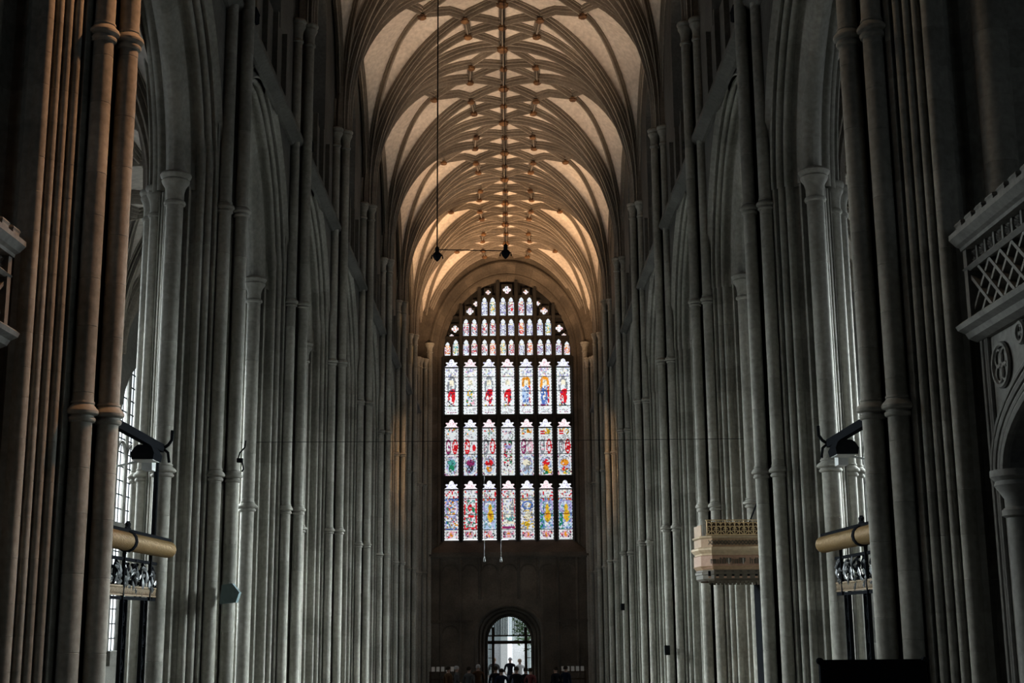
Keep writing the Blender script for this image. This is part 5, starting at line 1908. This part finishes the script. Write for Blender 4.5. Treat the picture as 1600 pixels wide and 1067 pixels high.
    m.build('beading', 'gilt_dull', t)
    MB().tube([(hw * 0.5, 0.0, 4.95), (hw + 0.05, 0.05, 5.62)], 0.014, 6).build('stay_rod', 'iron', t)
    oc = [(0.62 * math.cos(PI / 8 + PI / 4 * k), 0.62 * math.sin(PI / 8 + PI / 4 * k)) for k in range(8)]
    MB().prism(oc, [(1.2, 0.12), (1.3, 0.02), (1.36, 0), (2.2, 0), (2.24, -0.05), (2.32, -0.05), (2.34, 0)]).build('drum', 'oak', t, smooth=False)
    MB().lathe([(0.4, 0), (0.4, 0.1), (0.2, 0.25), (0.18, 0.9), (0.35, 1.15), (0.5, 1.25)], 12).build('stem', 'oak', t)


pulpit()

# ---- black display board at the bottom right -------------------------------
bb = thing('display_board', 'large black board on a stand at the bottom right, cut by the frame', 'board', (2.965, 11.0, 1.0))
MB().prism([(-0.43, -0.03), (0.43, -0.03), (0.43, 0.03), (-0.43, 0.03)], [(0.9, 0.01), (0.92, 0), (2.33, 0), (2.35, 0.008)]).build('panel', 'black', bb, smooth=False)
for x in (-0.425, 0.425):
    MB().lathe([(0.012, -0.035), (0.028, -0.02), (0.028, 0.02), (0.012, 0.035)], 10, (x, -0.01, 2.345), 'y').build('corner_knob', 'black', bb)
MB().tube([(-0.45, 0, 2.345), (0.45, 0, 2.345)], 0.012, 6).build('top_rail', 'black', bb)
for x in (-0.3, 0.3):
    MB().box(x - 0.03, x + 0.03, -0.03, 0.03, 0.03, 0.95).build('leg', 'black', bb, smooth=False)
    MB().box(x - 0.04, x + 0.04, -0.35, 0.35, 0, 0.05).build('foot', 'black', bb, smooth=False)

# ---- loudspeakers and hooks on piers ---------------------------------------
def on_pier(name, pts, mat, label, cat):
    pass


sp = thing('loudspeaker', 'small pale blue wedge loudspeaker fixed to the first left pier', 'loudspeaker', (-4.0 + 0.04, 19.36, 4.08))
MB().add([(-0.13, 0.02, -0.14), (0.12, -0.04, -0.12), (0.16, -0.02, 0.02), (0.05, 0.0, 0.15), (-0.10, 0.02, 0.13), (-0.13, 0.14, -0.14), (0.12, 0.14, -0.12), (0.16, 0.14, 0.02), (0.05, 0.14, 0.15), (-0.10, 0.14, 0.13)],
         [(0, 1, 2, 3, 4), (9, 8, 7, 6, 5)] + [(k, (k + 1) % 5, (k + 1) % 5 + 5, k + 5) for k in range(5)]).build('cabinet', 'speaker_blue', sp, smooth=False)
MB().tube([(0, 0.14, 0), (0, 0.3, 0)], 0.02, 6).build('bracket', 'iron', sp)
for (x, y, z, lab) in ((3.86, 38.15 + 6.2, 4.05, 'small black loudspeaker on the fifth right pier'), (3.80, 32.0, 2.95, 'tiny black loudspeaker low on the third right pier')):
    t = thing('loudspeaker', lab, 'loudspeaker', (x, y - 0.12, z))
    MB().prism([(-0.06, -0.06), (0.06, -0.06), (0.06, 0.06), (-0.06, 0.06)], [(-0.11, 0.01), (-0.10, 0), (0.10, 0), (0.11, 0.01)]).build('cabinet', 'black', t, smooth=False)
    MB().tube([(0, 0.05, 0), (0.05, 0.22, 0)], 0.015, 6).build('bracket', 'iron', t)
hk = thing('lamp_hook', 'black curled iron hook on the first left pier by the thin wire', 'hook', (-3.93, 19.6, 6.0))
MB().tube([(0.10, 0, 0.32), (0.09, 0, 0.22), (0.02, 0, 0.14), (0.0, 0, 0.06), (0.06, 0, 0.0), (0.08, 0, -0.10), (0.06, 0, -0.14)], 0.012, 6).build('scroll', 'iron', hk)
MB().box(-0.02, 0.06, -0.02, 0.06, 0.0, 0.06).build('fixing', 'iron', hk, smooth=False)

# ---- wires ----------------------------------------------------------------
a, b = px2w(372, 691, 25.2), px2w(1182, 685, 25.2)
tag(MB().tube([tuple(a), tuple((a + b) / 2 - Vector((0, 0, 0.015))), tuple(b)], 0.0055, 5).build('cross_wire', 'lead'), 'thin horizontal wire stretched across the nave between the second piers', 'wire')
for px, lab in ((757, 'left of two thin microphones hanging below the great window'), (783, 'right of two thin microphones hanging below the great window')):
    p = px2w(px, 874, 25.2)
    t = thing('hanging_microphone', lab, 'microphone', tuple(p), 0, 'hanging microphones')
    MB().tube([(0, 0, 0.03), (0, 0, (a.z + b.z) / 2 - p.z - 0.01)], 0.004, 5).build('cable', 'mic_grey', t)
    MB().lathe([(0.004, 0.05), (0.012, 0.04), (0.014, 0.0), (0.022, -0.01), (0.02, -0.04), (0.006, -0.05)], 8).build('capsule', 'mic_grey', t)
# hanging lamp rods under the vault
for px, py, lab in ((683, 398, 'left black pendant on a long vertical cable below the vault'), (790, 394, 'right black pendant below the vault ridge')):
    p = px2w(px, py, 30.0)
    t = thing('vault_pendant', lab, 'pendant', tuple(p), 0, 'pendants under the vault')
    top = 20.85 if px > 700 else 20.55
    MB().tube([(0, 0, 0.1), (0, 0, top - p.z)], 0.018 if px < 700 else 0.009, 6).build('cable', 'black', t)
    MB().lathe([(0.02, 0.20), (0.047, 0.173), (0.047, 0.067), (0.093, 0.027), (0.107, -0.027), (0.067, -0.107), (0.02, -0.16)], 10).build('lamp_body', 'black', t)
    m = MB()
    for k in range(4):
        m.tube([(0.0, 0, 0.02), (0.12 * math.cos(k * PI / 2), 0.12 * math.sin(k * PI / 2), -0.02), (0.133 * math.cos(k * PI / 2), 0.133 * math.sin(k * PI / 2), -0.095)], 0.017, 5)
    m.build('arms', 'black', t)
pa, pb = px2w(683, 390, 30.0), px2w(790, 392, 30.0)
tag(MB().tube([tuple(pa), tuple(pb)], 0.012, 6).build('tie_cable', 'black'), 'short dark horizontal cable tying the two pendants together', 'cable')


# ---- lamps ----------------------------------------------------------------
ME_LB = MB().prism([(-0.10, -0.14), (0.10, -0.14), (0.10, 0.14), (-0.10, 0.14)], [(0, 0.03), (0.03, 0), (0.16, 0), (0.18, -0.012), (0.20, 0)]).mesh('lamp_housing', 'black', False)
ME_LF = MB().box(-0.08, 0.08, -0.12, 0.12, 0.196, 0.202).mesh('lamp_lens', 'lamp_face', False)
WARM = (1.0, 0.66, 0.38)
for n in range(1, 8):
    for s in (-1, 1):
        y = node(n) + 0.85
        x = ax(y) + s * (WF - 0.16)
        t = thing('uplight', 'small black uplighter on the ledge behind the %s pier on the %s, hidden from view' % (ORD[n - 1], SIDE[s]), 'lamp', (x, y, STRZ + 0.18), 0, 'uplighters on the string course')
        put('lamp_housing', ME_LB, t)
        put('lamp_lens', ME_LF, t)
        k = (0.5, 0.7, 0.9, 1.0, 1.1, 1.4, 2.6)[n - 1]
        spot(t, UPLIGHT * k, (1.0, 0.68, 0.44) if n < 6 else (1.0, 0.60, 0.32), 84 if n < 6 else 125, (-s * 3.6, 1.4, 7.6), (-s * 0.05, 0, 0.3), 0.15, 0.9)
        if n == 5:
            spot(t, 3600.0, (1.0, 0.50, 0.18), 30, (-s * 8.0, 6.6, -4.4), (-s * 0.12, 0, 0.1), 0.1, 0.9)  # amber beam added for the warm patch on the far piers
# unseen spots added to light the crossing piers, hung in the first bay
for x, y, z, tgt, e, col, lab in ((2.4, 15.4, 17.2, (-4.5, 13.2, 10.0), PIER_SPOT, (1.0, 0.48, 0.22), 'added warm spot for the left crossing pier, high on the right, out of view'),
                                  (-2.4, 15.4, 17.2, (4.5, 13.2, 8.0), PIER_SPOT * 0.10, (1.0, 0.74, 0.50), 'added weak spot for the right crossing pier, high on the left, out of view')):
    t = thing('added_pier_spot', lab, 'lamp', (x, y, z), 0, 'added crossing spots')
    put('lamp_housing', ME_LB, t)
    MB().tube([(0, 0, 0), (0.0, 0, 3.4)], 0.02, 6).build('suspension_rod', 'black', t)
    spot(t, e, col, 48, Vector(tgt) - Vector((x, y, z)), (0, 0, -0.25), 0.25)
